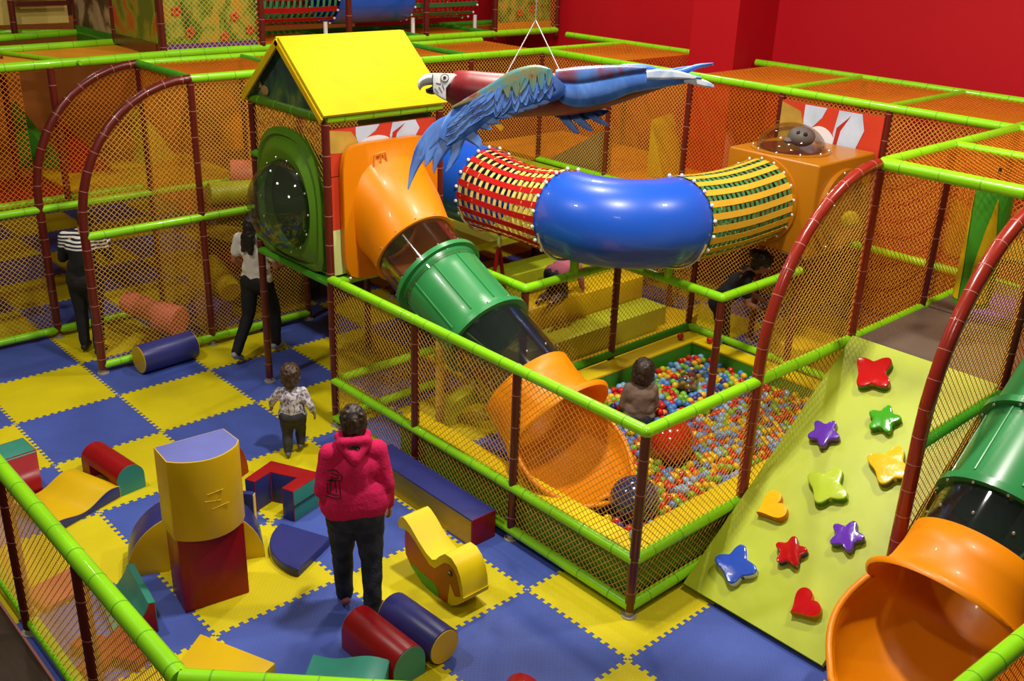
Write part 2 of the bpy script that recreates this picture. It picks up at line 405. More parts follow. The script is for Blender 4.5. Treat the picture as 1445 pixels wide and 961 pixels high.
# ------------------------------------------------------------------ playhouse tower
tow = thing('playhouse_tower', 'playhouse tower with yellow pitched roof and green bubble window panel', 'playhouse', (X(0), Y(3), 0))
post(tow, X(0), Y(3), 0, 2.93); post(tow, X(0), Y(4), 0, 2.93); post(tow, X(1), Y(3), 0, 2.93); post(tow, X(1), Y(4), 0, 2.93)
x0, x1, y0, y1 = X(0), X(1), Y(3), Y(4)
for a, b in (((x0, y0), (x0, y1)), ((x0, y1), (x1, y1)), ((x1, y1), (x1, y0)), ((x0, y0), (x1, y0))):
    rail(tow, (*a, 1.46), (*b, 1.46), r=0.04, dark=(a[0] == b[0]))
# green eaves tray
pipe('eaves_rail', [(x0, y0, 2.96), (x0, y1, 2.96)], 0.045, [M['olive_p'], M['seam']], tow, 0.3)
pipe('eaves_rail', [(x0, y0, 2.96), (x1, y0, 2.96)], 0.045, [M['rail'], M['seam']], tow, 0.3)
pipe('eaves_rail', [(x1, y0, 2.96), (x1, y1, 2.96)], 0.045, [M['rail'], M['seam']], tow, 0.3)
pipe('eaves_rail', [(x0, y1, 2.96), (x1, y1, 2.96)], 0.045, [M['rail'], M['seam']], tow, 0.3)
for a, b in (((x0, y1, 2.42), (x0, y1 - 0.0, 2.42)),):
    pipe('rail_stub', [(x0, y1 + 0.02, 2.44), (x0, y1 - 0.12, 2.44)], 0.04, [M['rail_dark'], M['seam']], tow, 0)
    pipe('rail_stub', [(x0, y1 + 0.02, 1.62), (x0, y1 - 0.14, 1.60)], 0.04, [M['rail_dark'], M['seam']], tow, 0)
ym = (y0 + y1) / 2
rz_ = 3.56
M['roof_y'] = mat('roof_yellow', (0.55, 0.47, 0.002), 0.6, 0.15)
def slab(p, q, r_, s_, th):
    p, q, r_, s_ = map(V3, (p, q, r_, s_)); n = (q - p).cross(s_ - p).normalized() * th
    b = MB(); b.add([p, q, r_, s_, p + n, q + n, r_ + n, s_ + n], [[0, 3, 2, 1], [4, 5, 6, 7], [0, 1, 5, 4], [1, 2, 6, 5], [2, 3, 7, 6], [3, 0, 4, 7]]); return b
slab((x0 - 0.06, y0 - 0.06, 2.98), (x1 + 0.04, y0 - 0.06, 2.98), (x1 + 0.04, ym, rz_), (x0 - 0.06, ym, rz_), 0.03).build('roof_panel', M['roof_y'], tow, bevel=0.006)
slab((x1 + 0.04, y1 + 0.06, 2.98), (x0 - 0.06, y1 + 0.06, 2.98), (x0 - 0.06, ym, rz_), (x1 + 0.04, ym, rz_), 0.03).build('roof_panel', M['roof_y'], tow, bevel=0.006)
def forest(name, cols, scale=6, thr=(0.3, 0.45, 0.55, 0.65), rough=0.4):
    m, t, b = nt(name); L = t.links.new
    tc = t.nodes.new('ShaderNodeTexCoord')
    mp = t.nodes.new('ShaderNodeMapping'); mp.inputs['Scale'].default_value = (1, 1, 0.7); L(tc.outputs['Object'], mp.inputs[0])
    n = t.nodes.new('ShaderNodeTexNoise'); n.inputs['Scale'].default_value = scale; n.inputs['Detail'].default_value = 5; n.inputs['Distortion'].default_value = 0.6; L(mp.outputs[0], n.inputs['Vector'])
    r = t.nodes.new('ShaderNodeValToRGB'); e = r.color_ramp.elements
    e[0].position = thr[0]; e[0].color = (*cols[0], 1); e[1].position = thr[-1]; e[1].color = (*cols[-1], 1)
    for p, c in zip(thr[1:-1], cols[1:-1]):
        k = e.new(p); k.color = (*c, 1)
    L(n.outputs['Fac'], r.inputs[0]); L(r.outputs[0], b.inputs['Base Color']); b.inputs['Roughness'].default_value = rough
    return m
M['gable'] = forest('painted_dark_forest', [(0.005, 0.02, 0.03), (0.01, 0.05, 0.04), (0.02, 0.09, 0.03), (0.10, 0.14, 0.04)], 5)
MB().prism([(0, 0), (G, 0), (G / 2, rz_ - 3.02)], (x0 - 0.01, y0, 3.0), (0, 1, 0), (0, 0, 1), (0.03, 0, 0)).build('gable', M['gable'], tow)
b = MB(); b.ball((x0 - 0.022, y1 - 0.30, 3.07), (0.008, 0.07, 0.045), 10, 6); b.ball((x0 - 0.022, y1 - 0.22, 3.11), (0.008, 0.03, 0.03), 10, 6)
b.build('painted_animal', mat('tan_paint', (0.30, 0.17, 0.06), 0.5), tow)
# barge boards
for yy in (y0 - 0.06, y1 + 0.06):
    slab((x0 - 0.075, yy, 2.97), (x0 - 0.055, yy, 2.97), (x0 - 0.055, ym, rz_ + 0.0), (x0 - 0.075, ym, rz_ + 0.0), 0.05 if yy > ym else -0.05).build('barge_board', M['yellow'], tow)
# green moulded wall with bubble window on the open side
bp = MB()
yc, zc = ym - 0.03, 2.08
out = []
for k in range(40):
    a = 2 * PI * k / 40
    out.append((yc + 0.40 * math.cos(a), zc + 0.42 * math.sin(a)))
outer = []
for k in range(40):
    a = 2 * PI * k / 40; c, s_ = math.cos(a), math.sin(a); sc = min(0.55 / max(abs(c), 1e-6), (0.68 if s_ > 0 else 0.50) / max(abs(s_), 1e-6))
    ee = 2.6 if s_ > 0 else 10
    rr = 1 / ((abs(c / 0.57)) ** ee + (abs(s_ / (0.70 if s_ > 0 else 0.56))) ** ee) ** (1 / ee)
    outer.append((yc + 0.03 + rr * c, zc + rr * s_))
vs = []; fs = []
N = 40
rings_ = [(outer, -0.0), (outer, -0.06), ([(o[0] * 0.8 + i_[0] * 0.2, o[1] * 0.8 + i_[1] * 0.2) for o, i_ in zip(outer, out)], -0.085), ([(o[0] * 0.72 + i_[0] * 0.28, o[1] * 0.72 + i_[1] * 0.28) for o, i_ in zip(outer, out)], -0.065), ([(o[0] * 0.35 + i_[0] * 0.65, o[1] * 0.35 + i_[1] * 0.65) for o, i_ in zip(outer, out)], -0.13), (out, -0.10), (out, -0.02)]
for rg, dx in rings_:
    vs += [(x0 + dx + 0.03, p[0], p[1]) for p in rg]
for q in range(len(rings_) - 1):
    for k in range(N):
        fs.append([q * N + k, q * N + (k + 1) % N, (q + 1) * N + (k + 1) % N, (q + 1) * N + k])
bp.add(vs, fs).build('bubble_panel', M['olive_p'], tow, smooth=50)
bw = MB(); R90 = Matrix.Rotation(-PI / 2, 3, 'Y')
bw.ball((x0 - 0.06, yc, zc), (0.42, 0.40, 0.36), 32, 20, rot=R90, half=True)
# half ball points along -x after the rotation
bw.build('bubble_window', M['clear'], tow, smooth=80)
for k in range(14):
    a = 2 * PI * k / 14; MB().ball((x0 - 0.10, yc + 0.42 * math.cos(a), zc + 0.44 * math.sin(a)), 0.011, 8, 5).build('bolt', M['chrome'], tow)
netrect(tow, (x0, y0), (x0, y1), 2.4, 2.95)
netrect(tow, (x1, y1), (x0, y1), 1.5, 2.95, sp=0.04)
MB().box((x0 + 0.05, y0 + 0.05, 1.44), (x1 - 0.05, y1 - 0.05, 1.50)).build('deck', M['green'], tow)
MB().box((x1 - 0.10, y0 + 0.05, 1.5), (x1 - 0.06, y1 - 0.05, 2.9)).build('inner_wall', M['olive_p'], tow); MB().box((x0 + 0.1, y1 - 0.10, 1.5), (x1 - 0.1, y1 - 0.06, 2.35)).build('inner_wall', M['olive_p'], tow)
# mural board behind the slide mouth: white, blue and red swirls
def swirl(parent, org, u, v, w, h, name='mural_board', flip=False):
    """bolted board: red ground with white and pale blue leaf shapes"""
    org, u, v = V3(org), V3(u), V3(v); n = u.cross(v)
    if flip: n = -n
    MBx = MB().prism([(0, 0), (w, 0), (w, h), (0, h)], org, u, v, -n * 0.02)
    o = MBx.build(name, M['board_red'], parent, smooth=0)
    def shape(pts, m, k):
        MB().prism([(p[0] * w, p[1] * h) for p in pts], org + n * 0.001 * k, u, v, n * 0.002).build('painted_shape', m, o, smooth=0)
    def blob(cx, cy, rx, ry, a0=0, a1=2 * PI, nn=18, rot=0):
        return [(cx + rx * math.cos(t) * math.cos(rot) - ry * math.sin(t) * math.sin(rot), cy + rx * math.cos(t) * math.sin(rot) + ry * math.sin(t) * math.cos(rot)) for t in [a0 + (a1 - a0) * q / nn for q in range(nn + (0 if abs(a1 - a0) > 6.2 else 1))]]
    shape([(0.0, 0.98), (0.0, 0.5), (0.22, 0.45), (0.28, 0.62), (0.2, 0.9)], M['board_tan'], 1)
    shape([(0.24, 0.99), (0.46, 0.99), (0.42, 0.86), (0.33, 0.72), (0.27, 0.6), (0.24, 0.8)], M['board_sky'], 2)
    shape(blob(0.42, 0.42, 0.19, 0.34, 0.0, PI * 1.05), M['board_white'], 3)
    shape(blob(0.50, 0.36, 0.07, 0.22, 0, 2 * PI), M['board_blue'], 4)
    shape([(0.58, 0.99), (0.80, 0.99), (0.84, 0.8), (0.78, 0.55), (0.80, 0.36), (0.7, 0.3), (0.6, 0.45), (0.55, 0.7)], M['board_sky'], 5)
    shape([(0.70, 0.95), (0.62, 0.75), (0.60, 0.55), (0.66, 0.40), (0.80, 0.30), (0.90, 0.36), (0.78, 0.22), (0.62, 0.30), (0.56, 0.5), (0.58, 0.78)], M['board_red2'], 6)
    shape([(0.58, 0.24), (0.72, 0.27), (0.78, 0.14), (0.80, 0.0), (0.72, 0.0), (0.68, 0.12)], M['board_white'], 7)
    shape(blob(0.90, 0.16, 0.06, 0.2, 0, 2 * PI, rot=-0.25), M['green'], 8)
    return o
M['board_red'] = mat('board_red', (0.62, 0.05, 0.02), 0.35); M['board_red2'] = mat('board_dark_red', (0.45, 0.03, 0.02), 0.35)
M['board_tan'] = mat('board_tan', (0.50, 0.30, 0.05), 0.35, var=0.3); M['board_sky'] = mat('board_pale_blue', (0.55, 0.64, 0.80), 0.35, var=0.12, vscale=5)
M['board_white'] = mat('board_white', (0.80, 0.80, 0.84), 0.35); M['board_blue'] = mat('board_blue', (0.06, 0.12, 0.55), 0.35)
M['board_lime'] = mat('board_lime', (0.60, 0.66, 0.25), 0.35, var=0.2)
swirl(tow, (x0 + 0.04, y0 + 0.02, 2.44), (1, 0, 0), (0, 0, 1), G - 0.08, 0.42)
MB().box((x0 + 0.05, y0 + 0.01, 1.95), (x0 + 0.22, y0 + 0.04, 2.43)).build('side_board', M['board_red'], tow)
MB().box((x0 + 0.05, y0 + 0.01, 1.52), (x0 + 0.22, y0 + 0.04, 1.95)).build('side_board', M['board_lime'], tow)
MB().box((x1 - 0.12, y0 + 0.01, 1.6), (x1 - 0.08, y0 + 0.04, 2.45)).build('side_board', M['board_tan'], tow)
MB().box((x1 - 0.08, y0 + 0.01, 1.6), (x1 - 0.03, y0 + 0.04, 2.45)).build('side_board', M['board_white'], tow)
world_children(tow)

# ------------------------------------------------------------------ left play frame with two arches
def arch_pts(xa, y, flip=1, n=12):
    pts = [(xa, y, 0.05), (xa, y, 1.60)]
    for k in range(1, n + 1):
        a = PI / 2 * k / n
        pts.append((xa + G * (1 - math.cos(a)), y, 1.60 + (TOP - 1.60) * math.sin(a)))
    return pts
def arch(parent, xa, y, red=False, r=0.045, step=0.2):
    o = pipe('arch', arch_pts(xa, y), r, [M['post_red'] if red else M['post'], M['tie']], parent, step, tie=0.0015, tw=0.003, seg=16)
    mb = MB(); mb.tube([(xa, y, 0), (xa, y, 0.012)], 0.06, 16); mb.tube([(xa, y, 0.01), (xa, y, 0.06)], 0.03, 14); mb.build('foot', M['foot'], o)
    return o
def arch_net(parent, xa, y, z0, z1=None, x_end=None, m='net'):
    pts = [(p[0] - xa, p[2]) for p in arch_pts(xa, y)][1:]
    poly = [(0, z0)] + pts + [(G, z0)]
    return net(parent, poly, (xa, y, 0), (1, 0, 0), (0, 0, 1), m=m)
lf = thing('arched_play_frame', 'brown and lime climbing frame with two arches and orange nets at the left', 'climbing frame', (X(-1), Y(5), 0))
arch(lf, X(-1), Y(5)); arch(lf, X(-1), Y(6))
arch_net(lf, X(-1), Y(5), 0.1); arch_net(lf, X(-1), Y(6), MID, m='net_orange')
post(lf, X(0), Y(5), 0, TOP); post(lf, X(1), Y(5), 0, TOP); post(lf, X(0), Y(6), 0, TOP); post(lf, X(2), Y(5), 0, TOP); post(lf, X(3), Y(5), 0, TOP)
post(lf, X(1), Y(6), 0, TOP); post(lf, X(-1) + 0.35, Y(6) + 0.1, 1.5, TOP); post(lf, 1.3, Y(6) + 1.26, 1.5, TOP); post(lf, X(2), Y(6), 0, TOP)
R(lf, -1, 5, 0, 5, MID); R(lf, 0, 5, 1, 5, MID); R(lf, 1, 5, 3, 5, MID, dark=True); R(lf, -1, 6, 2, 6, MID, dark=False)
rail(lf, (X(-3), Y(6), MID), (X(-1), Y(6), MID)); rail(lf, (X(-3), Y(6) + 0.25, MID + 0.02), (X(0), Y(6) + 0.25, MID + 0.02))
rail(lf, (X(-3), Y(6), 0.09), (X(-1), Y(6), 0.09)); R(lf, -1, 6, 0, 6, 0.09)
R(lf, -1, 5, 0, 5, 0.09); R(lf, 0, 5, 1, 5, 0.09); 
netrect(lf, (X(-3), Y(6)), (X(-1), Y(6)), 0.09, MID); netrect(lf, (X(-3), Y(6)), (X(-1), Y(6)), MID, TOP, m='net_orange')
netrect(lf, (X(0), Y(5)), (X(1), Y(5)), 0.09, TOP, sp=0.034); netrect(lf, (X(1), Y(5)), (X(2), Y(5)), MID, TOP, sp=0.036); netrect(lf, (X(2), Y(5)), (X(3), Y(5)), MID, TOP, sp=0.036); netrect(lf, (X(3), Y(5)), (X(4), Y(5)), MID, TOP, sp=0.036)
netrect(lf, (X(0), Y(5)), (X(0), Y(6)), MID, TOP, sp=0.04, m='net_orange'); netrect(lf, (X(0), Y(6)), (X(2), Y(6)), MID, TOP, sp=0.04, m='net_orange')
netrect(lf, (X(1), Y(5)), (X(1), Y(6)), MID, TOP, sp=0.04, m='net_orange')
netrect(lf, (X(0), Y(6)), (X(0), Y(5)), 0.1, MID, sp=0.04); netrect(lf, (X(0), Y(6)), (X(2), Y(6)), 0.1, MID, sp=0.045)
# top rails and canopy
R(lf, 0, 5, 1, 5, TOP); R(lf, 1, 5, 4, 5, TOP, dark=False); R(lf, 0, 5, 0, 6, TOP, dark=True)
rail(lf, (X(0), Y(6), TOP), (X(4), Y(6), TOP)); 
nethoriz(lf, X(0), Y(5), X(1), Y(6), TOP); nethoriz(lf, X(1), Y(5), X(2), Y(6), TOP); nethoriz(lf, X(2), Y(5), X(4), Y(6), TOP)
for i in (1, 2, 3): R(lf, i, 5, i, 6, TOP, dark=True, r=0.035)
# decks of the left frame
MB().box((X(0) + 0.05, Y(5) + 0.05, 1.42), (X(2), Y(6) - 0.05, 1.48)).build('deck_pad', M['brown_pad'], lf)
MB().box((X(0) - 0.7, Y(6) + 0.05, 1.44), (X(1), Y(7) + 0.5, 1.50)).build('deck_pad', M['yellow'], lf, bevel=0.01)
MB().box((X(-3), Y(6) + 0.3, 1.44), (X(0) - 0.72, Y(7) + 0.3, 1.50)).build('deck_pad', M['orange_red'] if 'orange_red' in M else M['red'], lf, bevel=0.01)
world_children(lf)
# ------------------------------------------------------------------ rear play frame behind the pit
bf = thing('rear_play_frame', 'long netted play frame with lime top rails along the red wall', 'climbing frame', (X(4), Y(0), 0))
XB = 9.15
for j in (5, 4, 3, 2, 1, 0):
    post(bf, X(4), Y(j), 0, TOP, red=False)
for j in (5, 4, 2): post(bf, XB, Y(j), 0, TOP)
for j in (0, -1): post(bf, XB, Y(j), 0, TOP)
R(bf, 4, 5, 4, 1, TOP); R(bf, 4, 1, 4, 0, TOP, dark=False); R(bf, 4, 0, 4, -3, TOP)
R(bf, 4, 5, 4, -3, MID)
rail(bf, (XB, Y(6), TOP), (XB, -0.72, TOP)); rail(bf, (XB, -1.6, TOP), (XB, Y(-3), TOP))
for j in (5, 2, 1, 0, -1): rail(bf, (X(4), Y(j) + 0.05, TOP), (XB, Y(j) + 0.05, TOP), r=0.036)
for j in range(-3, 5):
    if j != 3: nethoriz(bf, X(4), Y(j), XB, Y(j + 1), TOP + 0.0)
for j in range(-1, 5):
    netrect(bf, (X(4), Y(j + 1)), (X(4), Y(j)), MID, TOP, sp=0.036, m='net' if j != 2 else 'net_orange')
    if j != 3: netrect(bf, (XB, Y(j + 1)), (XB, Y(j)), 0.3, TOP, sp=0.045, m='net_orange')
for j in (5, 4, 3): netrect(bf, (X(4), Y(j)), (XB, Y(j)), MID, TOP, sp=0.045, m='net_orange')
for j in (-1, 0, 1, 2, 3): netrect(bf, (X(4), Y(j + 1)), (X(4), Y(j)), 0.1, MID, sp=0.04)
MB().box((X(4) + 0.06, Y(3), 1.42), (XB, Y(6), 1.50)).build('deck_pad', M['orange'], bf, bevel=0.01)
MB().box((X(4) + 0.06, Y(0), 1.42), (XB, Y(3) - 0.02, 1.50)).build('deck_pad', M['red'], bf, bevel=0.01)
MB().box((X(4) + 0.06, Y(-2), 1.42), (XB, Y(0) - 0.02, 1.50)).build('deck_pad', M['red'], bf, bevel=0.01)
swirl(bf, (X(4) - 0.05, Y(2) - 0.04, 2.02), (0, -1, 0), (0, 0, 1), G - 0.06, 0.86)
MB().box((X(1) + 0.06, Y(3) + 0.06, 1.40), (X(4) - 0.06, Y(6) - 0.06, 1.47)).build('deck_pad', M['lime'], bf)
world_children(bf)

def wedge(name, label, x, y, z, l, w, h, m1, m2, rz=0, cat='foam wedge', group=None):
    """triangular ramp wedge"""
    t = thing(name, label, cat, (x, y, z), rz, group)
    MB().prism([(0, 0), (l, 0), (0, h)], (0, 0, 0), (1, 0, 0), (0, 0, 1), (0, w, 0), 0, side=[0, 1, 0]).build('cover', [m1, m2], t, bevel=0.012)
    return t
wedge('foam_wedge', 'yellow foam wedge standing on the upper deck by the red wall', X(4) + 0.5, Y(4) - 0.3, 1.50, 0.25, 0.7, 0.75, M['yellow'], M['yellow'], -1.3)
wedge('foam_wedge', 'salmon foam wedge leaning on the red upper deck beside the column', X(4) + 0.9, Y(4) - 1.2, 1.50, 0.3, 0.2, 0.7, M['pink'], M['pink'], -1.3)
wedge('foam_wedge', 'grey foam wedge on the upper deck left of the yellow one', X(4) + 0.4, Y(4) + 0.25, 1.50, 0.9, 0.3, 0.55, M['grey'], M['grey'], 1.7)
wedge('foam_wedge', 'small red foam wedge behind nets under the flying parrot', X(4) - 0.9, Y(5) + 0.3, 1.95, 0.35, 0.3, 0.3, M['red'], M['yellow'], -0.9)

# ------------------------------------------------------------------ climbing bay with deck
bay = thing('climbing_bay', 'climbing bay with grey deck and two red arches beside the ramp', 'climbing frame', (X(2), Y(-1), 0))
arch(bay, X(1), Y(0), red=True); arch(bay, X(1), Y(-1), red=True, r=0.05)
def clipnet(parent, xa, y):
    """net under the arch, cut off by the ramp below"""
    pts = [(p[0] - xa, p[2]) for p in arch_pts(xa, y)][1:]
    poly = [(0, 0.62)] + pts + [(G, 1.52)]
    net(parent, poly, (xa, y, 0), (1, 0, 0), (0, 0, 1))
clipnet(bay, X(1), Y(0)); clipnet(bay, X(1), Y(-1))
post(bay, X(2) + 0.05, Y(0), 0, TOP, red=True); post(bay, X(2), Y(-1), 0, TOP); post(bay, X(3), Y(0), 1.4, TOP); post(bay, X(3), Y(-1), 1.4, TOP)
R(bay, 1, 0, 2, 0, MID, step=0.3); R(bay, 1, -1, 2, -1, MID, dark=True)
rail(bay, (X(2) + 0.05, Y(-2), TOP), (X(2) + 0.05, Y(0), TOP), r=0.05); rail(bay, (X(2) + 0.1, Y(0), TOP), (X(4), Y(0), TOP), r=0.047)
R(bay, 3, 0, 3, -2, TOP, r=0.04); R(bay, 2, -1, 4, -1, TOP, r=0.04)
for i in (2, 3):
    nethoriz(bay, X(i), Y(-1), X(i + 1), Y(0), TOP, sp=0.045); nethoriz(bay, X(i), Y(-2), X(i + 1), Y(-1), TOP, sp=0.045)
netrect(bay, (X(2), Y(0)), (X(3), Y(0)), MID, TOP, m='net_orange'); netrect(bay, (X(3), Y(0)), (X(4), Y(0)), MID, TOP, m='net_orange', sp=0.036)
netrect(bay, (X(2), Y(-1)), (X(3), Y(-1)), MID, TOP, m='net_orange'); netrect(bay, (X(3), Y(-1)), (X(4), Y(-1)), MID, TOP, m='net_orange', sp=0.036)
netrect(bay, (X(3), Y(0)), (X(3), Y(-1)), 2.3, TOP, m='net_orange', sp=0.036)
MB().box((X(2) + 0.02, Y(-1) + 0.04, 1.41), (X(3), Y(0) - 0.04, 1.53)).build('deck_pad', M['grey'], bay, bevel=0.025)
MB().box((X(3) + 0.02, Y(-1) + 0.04, 1.41), (X(4), Y(0) - 0.04, 1.53)).build('deck_pad', M['grey'], bay, bevel=0.025)
R(bay, 2, 0, 4, 0, MID); 
world_children(bay)
t = thing('foam_block', 'purple foam slab lying on the grey deck of the climbing bay', 'foam block', (X(3) + 0.35, Y(-1) + 0.55, 1.53), 0.4)
MB().box((-0.32, -0.4, 0), (0.32, 0.4, 0.1)).build('cover', M['purple'], t, bevel=0.02)
wedge('foam_wedge', 'flat yellow triangular foam wedge beyond the grey deck', X(4) + 0.3, Y(0) + 0.5, 1.55, 0.95, 0.3, 0.55, M['yellow'], M['yellow'], -0.9)
wedge('foam_wedge', 'grey and orange foam wedge far behind the climbing bay deck', X(4) + 0.35, Y(-1) + 0.75, 1.5, 0.75, 0.5, 0.75, M['grey'], M['orange'], -1.4)
t = thing('punch_bag', 'green hanging column with yellow pointed flame panels behind the bay net', 'punch bag', (5.58, -6.33, 1.86))
MB().tube([(0, 0, 0.0), (0, 0, 0.98)], 0.14, 24).build('cover', M['green'], t, bevel=0.015)
MB().tube([(0, 0, 0.98), (0, 0, TOP - 1.86)], 0.012, 8).build('hanging_strap', M['black'], t)
fl = MB()
for k in range(4):
    a = k * PI / 2 + 0.6
    pts = []
    for h, wd_ in ((0.05, 0.6), (0.35, 0.5), (0.62, 0.3), (0.9, 0.02)):
        pts.append((h, wd_))
    vs = []
    for h, wd_ in pts:
        for s_ in (-1, -0.33, 0.33, 1): vs.append((0.146 * math.cos(a + s_ * wd_), 0.146 * math.sin(a + s_ * wd_), h))
    fl.add(vs, [[r_ * 4 + c, r_ * 4 + c + 1, r_ * 4 + c + 5, r_ * 4 + c + 4] for r_ in range(3) for c in range(3)])
fl.build('flame_panel', M['yellow'], t)

# ------------------------------------------------------------------ climbing ramp with foam holds
RX0, RX1, RZ1 = 2.95, X(2) + 0.02, 1.52
ry0, ry1 = Y(-1) + 0.03, Y(0) - 0.05
RL = math.hypot(RX1 - RX0, RZ1); ang = math.atan2(RZ1, RX1 - RX0)
ramp = thing('climbing_ramp', 'lime padded climbing ramp sloping down to the blue mat', 'ramp', (RX0, ry0, 0))
# local frame: u up the slope, v across (+y), w normal
W = ry1 - ry0; un = V3((math.cos(ang), 0, math.sin(ang))); wn = V3((-math.sin(ang), 0, math.cos(ang)))
mb = MB(); nu, nv = 30, 20; vs = []
for a in range(nu + 1):
    for c in range(nv + 1):
        u, v = RL * a / nu, W * c / nv
        wv = 0.004 * noise.noise(V3((u * 2.2 + v * 2.0, v * 6.0, 3))) * min(1, 8 * min(a / nu, 1 - a / nu)) * min(1, 8 * min(c / nv, 1 - c / nv))
        p = un * u + wn * (0.06 + wv * 2.0) + V3((0, v, 0)); vs.append(tuple(p))
fs = [[a * (nv + 1) + c, (a + 1) * (nv + 1) + c, (a + 1) * (nv + 1) + c + 1, a * (nv + 1) + c + 1] for a in range(nu) for c in range(nv)]
fs = [f[::-1] for f in fs]
mb.add(vs, fs)
mb.build('ramp_cover', M['lime'], ramp, smooth=60)
a_, b_ = un * RL, wn * 0.056
MB().prism([(0.06, 0.0), (RL, 0.0), (RL, 0.064), (0, 0.064), (0, 0.02)], (0, 0, 0), un, wn, (0, W, 0)).build('ramp_board', M['lime'], ramp)
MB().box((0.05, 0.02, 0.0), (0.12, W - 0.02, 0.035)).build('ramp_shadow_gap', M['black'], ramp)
MB().prism([(1.30, 0), (RX1 - RX0, 0), (RX1 - RX0, RZ1 - 0.06), (1.3, math.tan(ang) * 1.3 - 0.05)], (0, 0.03, 0), (1, 0, 0), (0, 0, 1), (0, 0.04, 0)).build('side_panel', M['yellow_b'], ramp)
def ramp_uv(px, py):
    """slope coordinates of a spot on the ramp seen at pixel (px, py)"""
    d = fw + r2 * ((px - 722.5) / F_PX) - u2 * ((py - 480.5) / F_PX)
    o = V3((RX0, ry0, 0)) + wn * 0.06; t_ = (o - CAM).dot(wn) / d.dot(wn); p = CAM + d * t_ - V3((RX0, ry0, 0)); return p.dot(un), p.y
def star(n, ro, ri, rot, pts=8):
    """rounded star outline"""
    P = []; N_ = n * pts
    for k in range(N_):
        a = 2 * PI * k / N_; q = 0.5 + 0.5 * math.cos(n * a); r = ri + (ro - ri) * q ** 1.15
        P.append((r * math.cos(a + rot), r * math.sin(a + rot)))
    return P
def starfish(r, rot):
    """four armed butterfly shape with uneven arms"""
    P = []
    arms = [(0.3, 1.0), (1.75, 0.95), (3.6, 0.82), (5.05, 0.98)]
    for k in range(48):
        a = 2 * PI * k / 48; v = 0.54
        for c, l in arms:
            d = abs((a - c + PI) % (2 * PI) - PI); v = max(v, 0.54 + (l - 0.54) * math.exp(-(d / 0.46) ** 2))
        P.append((r * v * math.cos(a + rot), r * v * math.sin(a + rot)))
    return P
def heart(r, rot):
    P = []
    for k in range(36):
        t_ = 2 * PI * k / 36
        x = 16 * math.sin(t_) ** 3; y = 13 * math.cos(t_) - 5 * math.cos(2 * t_) - 2 * math.cos(3 * t_) - math.cos(4 * t_)
        P.append((r * (x * math.cos(rot) - y * math.sin(rot)) / 17, r * (x * math.sin(rot) + y * math.cos(rot)) / 17))
    return P
M['h_red'] = mat('glossy_red_foam', (0.50, 0.006, 0.008), 0.12, 0.6, 0.15, 12, coat=0.8); M['h_green'] = mat('glossy_green_foam', (0.05, 0.36, 0.01), 0.15, 0.6, 0.15, 12, coat=0.8)
M['h_purple'] = mat('glossy_purple_foam', (0.12, 0.03, 0.42), 0.15, 0.6, 0.15, 12, coat=0.8); M['h_yellow'] = mat('glossy_yellow_foam', (0.85, 0.50, 0.01), 0.15, 0.6, 0.15, 12, coat=0.8)
M['h_blue'] = mat('glossy_blue_foam', (0.025, 0.09, 0.55), 0.15, 0.6, 0.15, 12, coat=0.8); M['h_lime'] = mat('glossy_lime_foam', (0.46, 0.60, 0.04), 0.15, 0.6, 0.15, 12, coat=0.8)
M['h_side'] = mat('dark_foam_edge', (0.05, 0.16, 0.06), 0.4)
for kind, label, px, py, outl, m1, m2 in (
    ('butterfly_hold', 'red butterfly-shaped foam hold', 1232, 532, starfish(0.185, 0.9), 'h_red', 'h_side'),
    ('star_hold', 'green star-shaped foam hold', 1249, 597, star(5, 0.128, 0.078, 0.5), 'h_green', 'h_side'),
    ('star_hold', 'purple star-shaped foam hold', 1165, 616, star(5, 0.128, 0.078, 0.1), 'h_purple', 'purple'),
    ('butterfly_hold', 'yellow butterfly-shaped foam hold', 1256, 664, starfish(0.185, 1.3), 'h_yellow', 'grey'),
    ('butterfly_hold', 'lime butterfly-shaped foam hold', 1168, 692, starfish(0.18, 1.2), 'h_lime', 'green'),
    ('heart_hold', 'yellow heart-shaped foam hold', 1093, 719, heart(0.13, -0.65), 'h_yellow', 'orange'),
    ('star_hold', 'dark purple star-shaped foam hold', 1197, 761, star(5, 0.128, 0.078, 0.35), 'h_purple', 'h_side'),
    ('star_hold', 'red star-shaped foam hold', 1118, 783, star(5, 0.124, 0.076, 0.6), 'h_red', 'blue'),
    ('butterfly_hold', 'blue butterfly-shaped foam hold', 1040, 803, starfish(0.175, 1.5), 'h_blue', 'white'),
    ('heart_hold', 'red heart-shaped foam hold', 1139, 857, heart(0.12, -0.5), 'h_red', 'orange')):
    u, v = ramp_uv(px, py)
    h = MB().prism(outl, un * u + V3((0, v, 0)) + wn * 0.055, (0, -1, 0), un, wn * 0.075, 0, side=1).build(kind, [M[m1], M[m2]], ramp, bevel=0.012, smooth=50, bseg=3)
    h['label'] = label

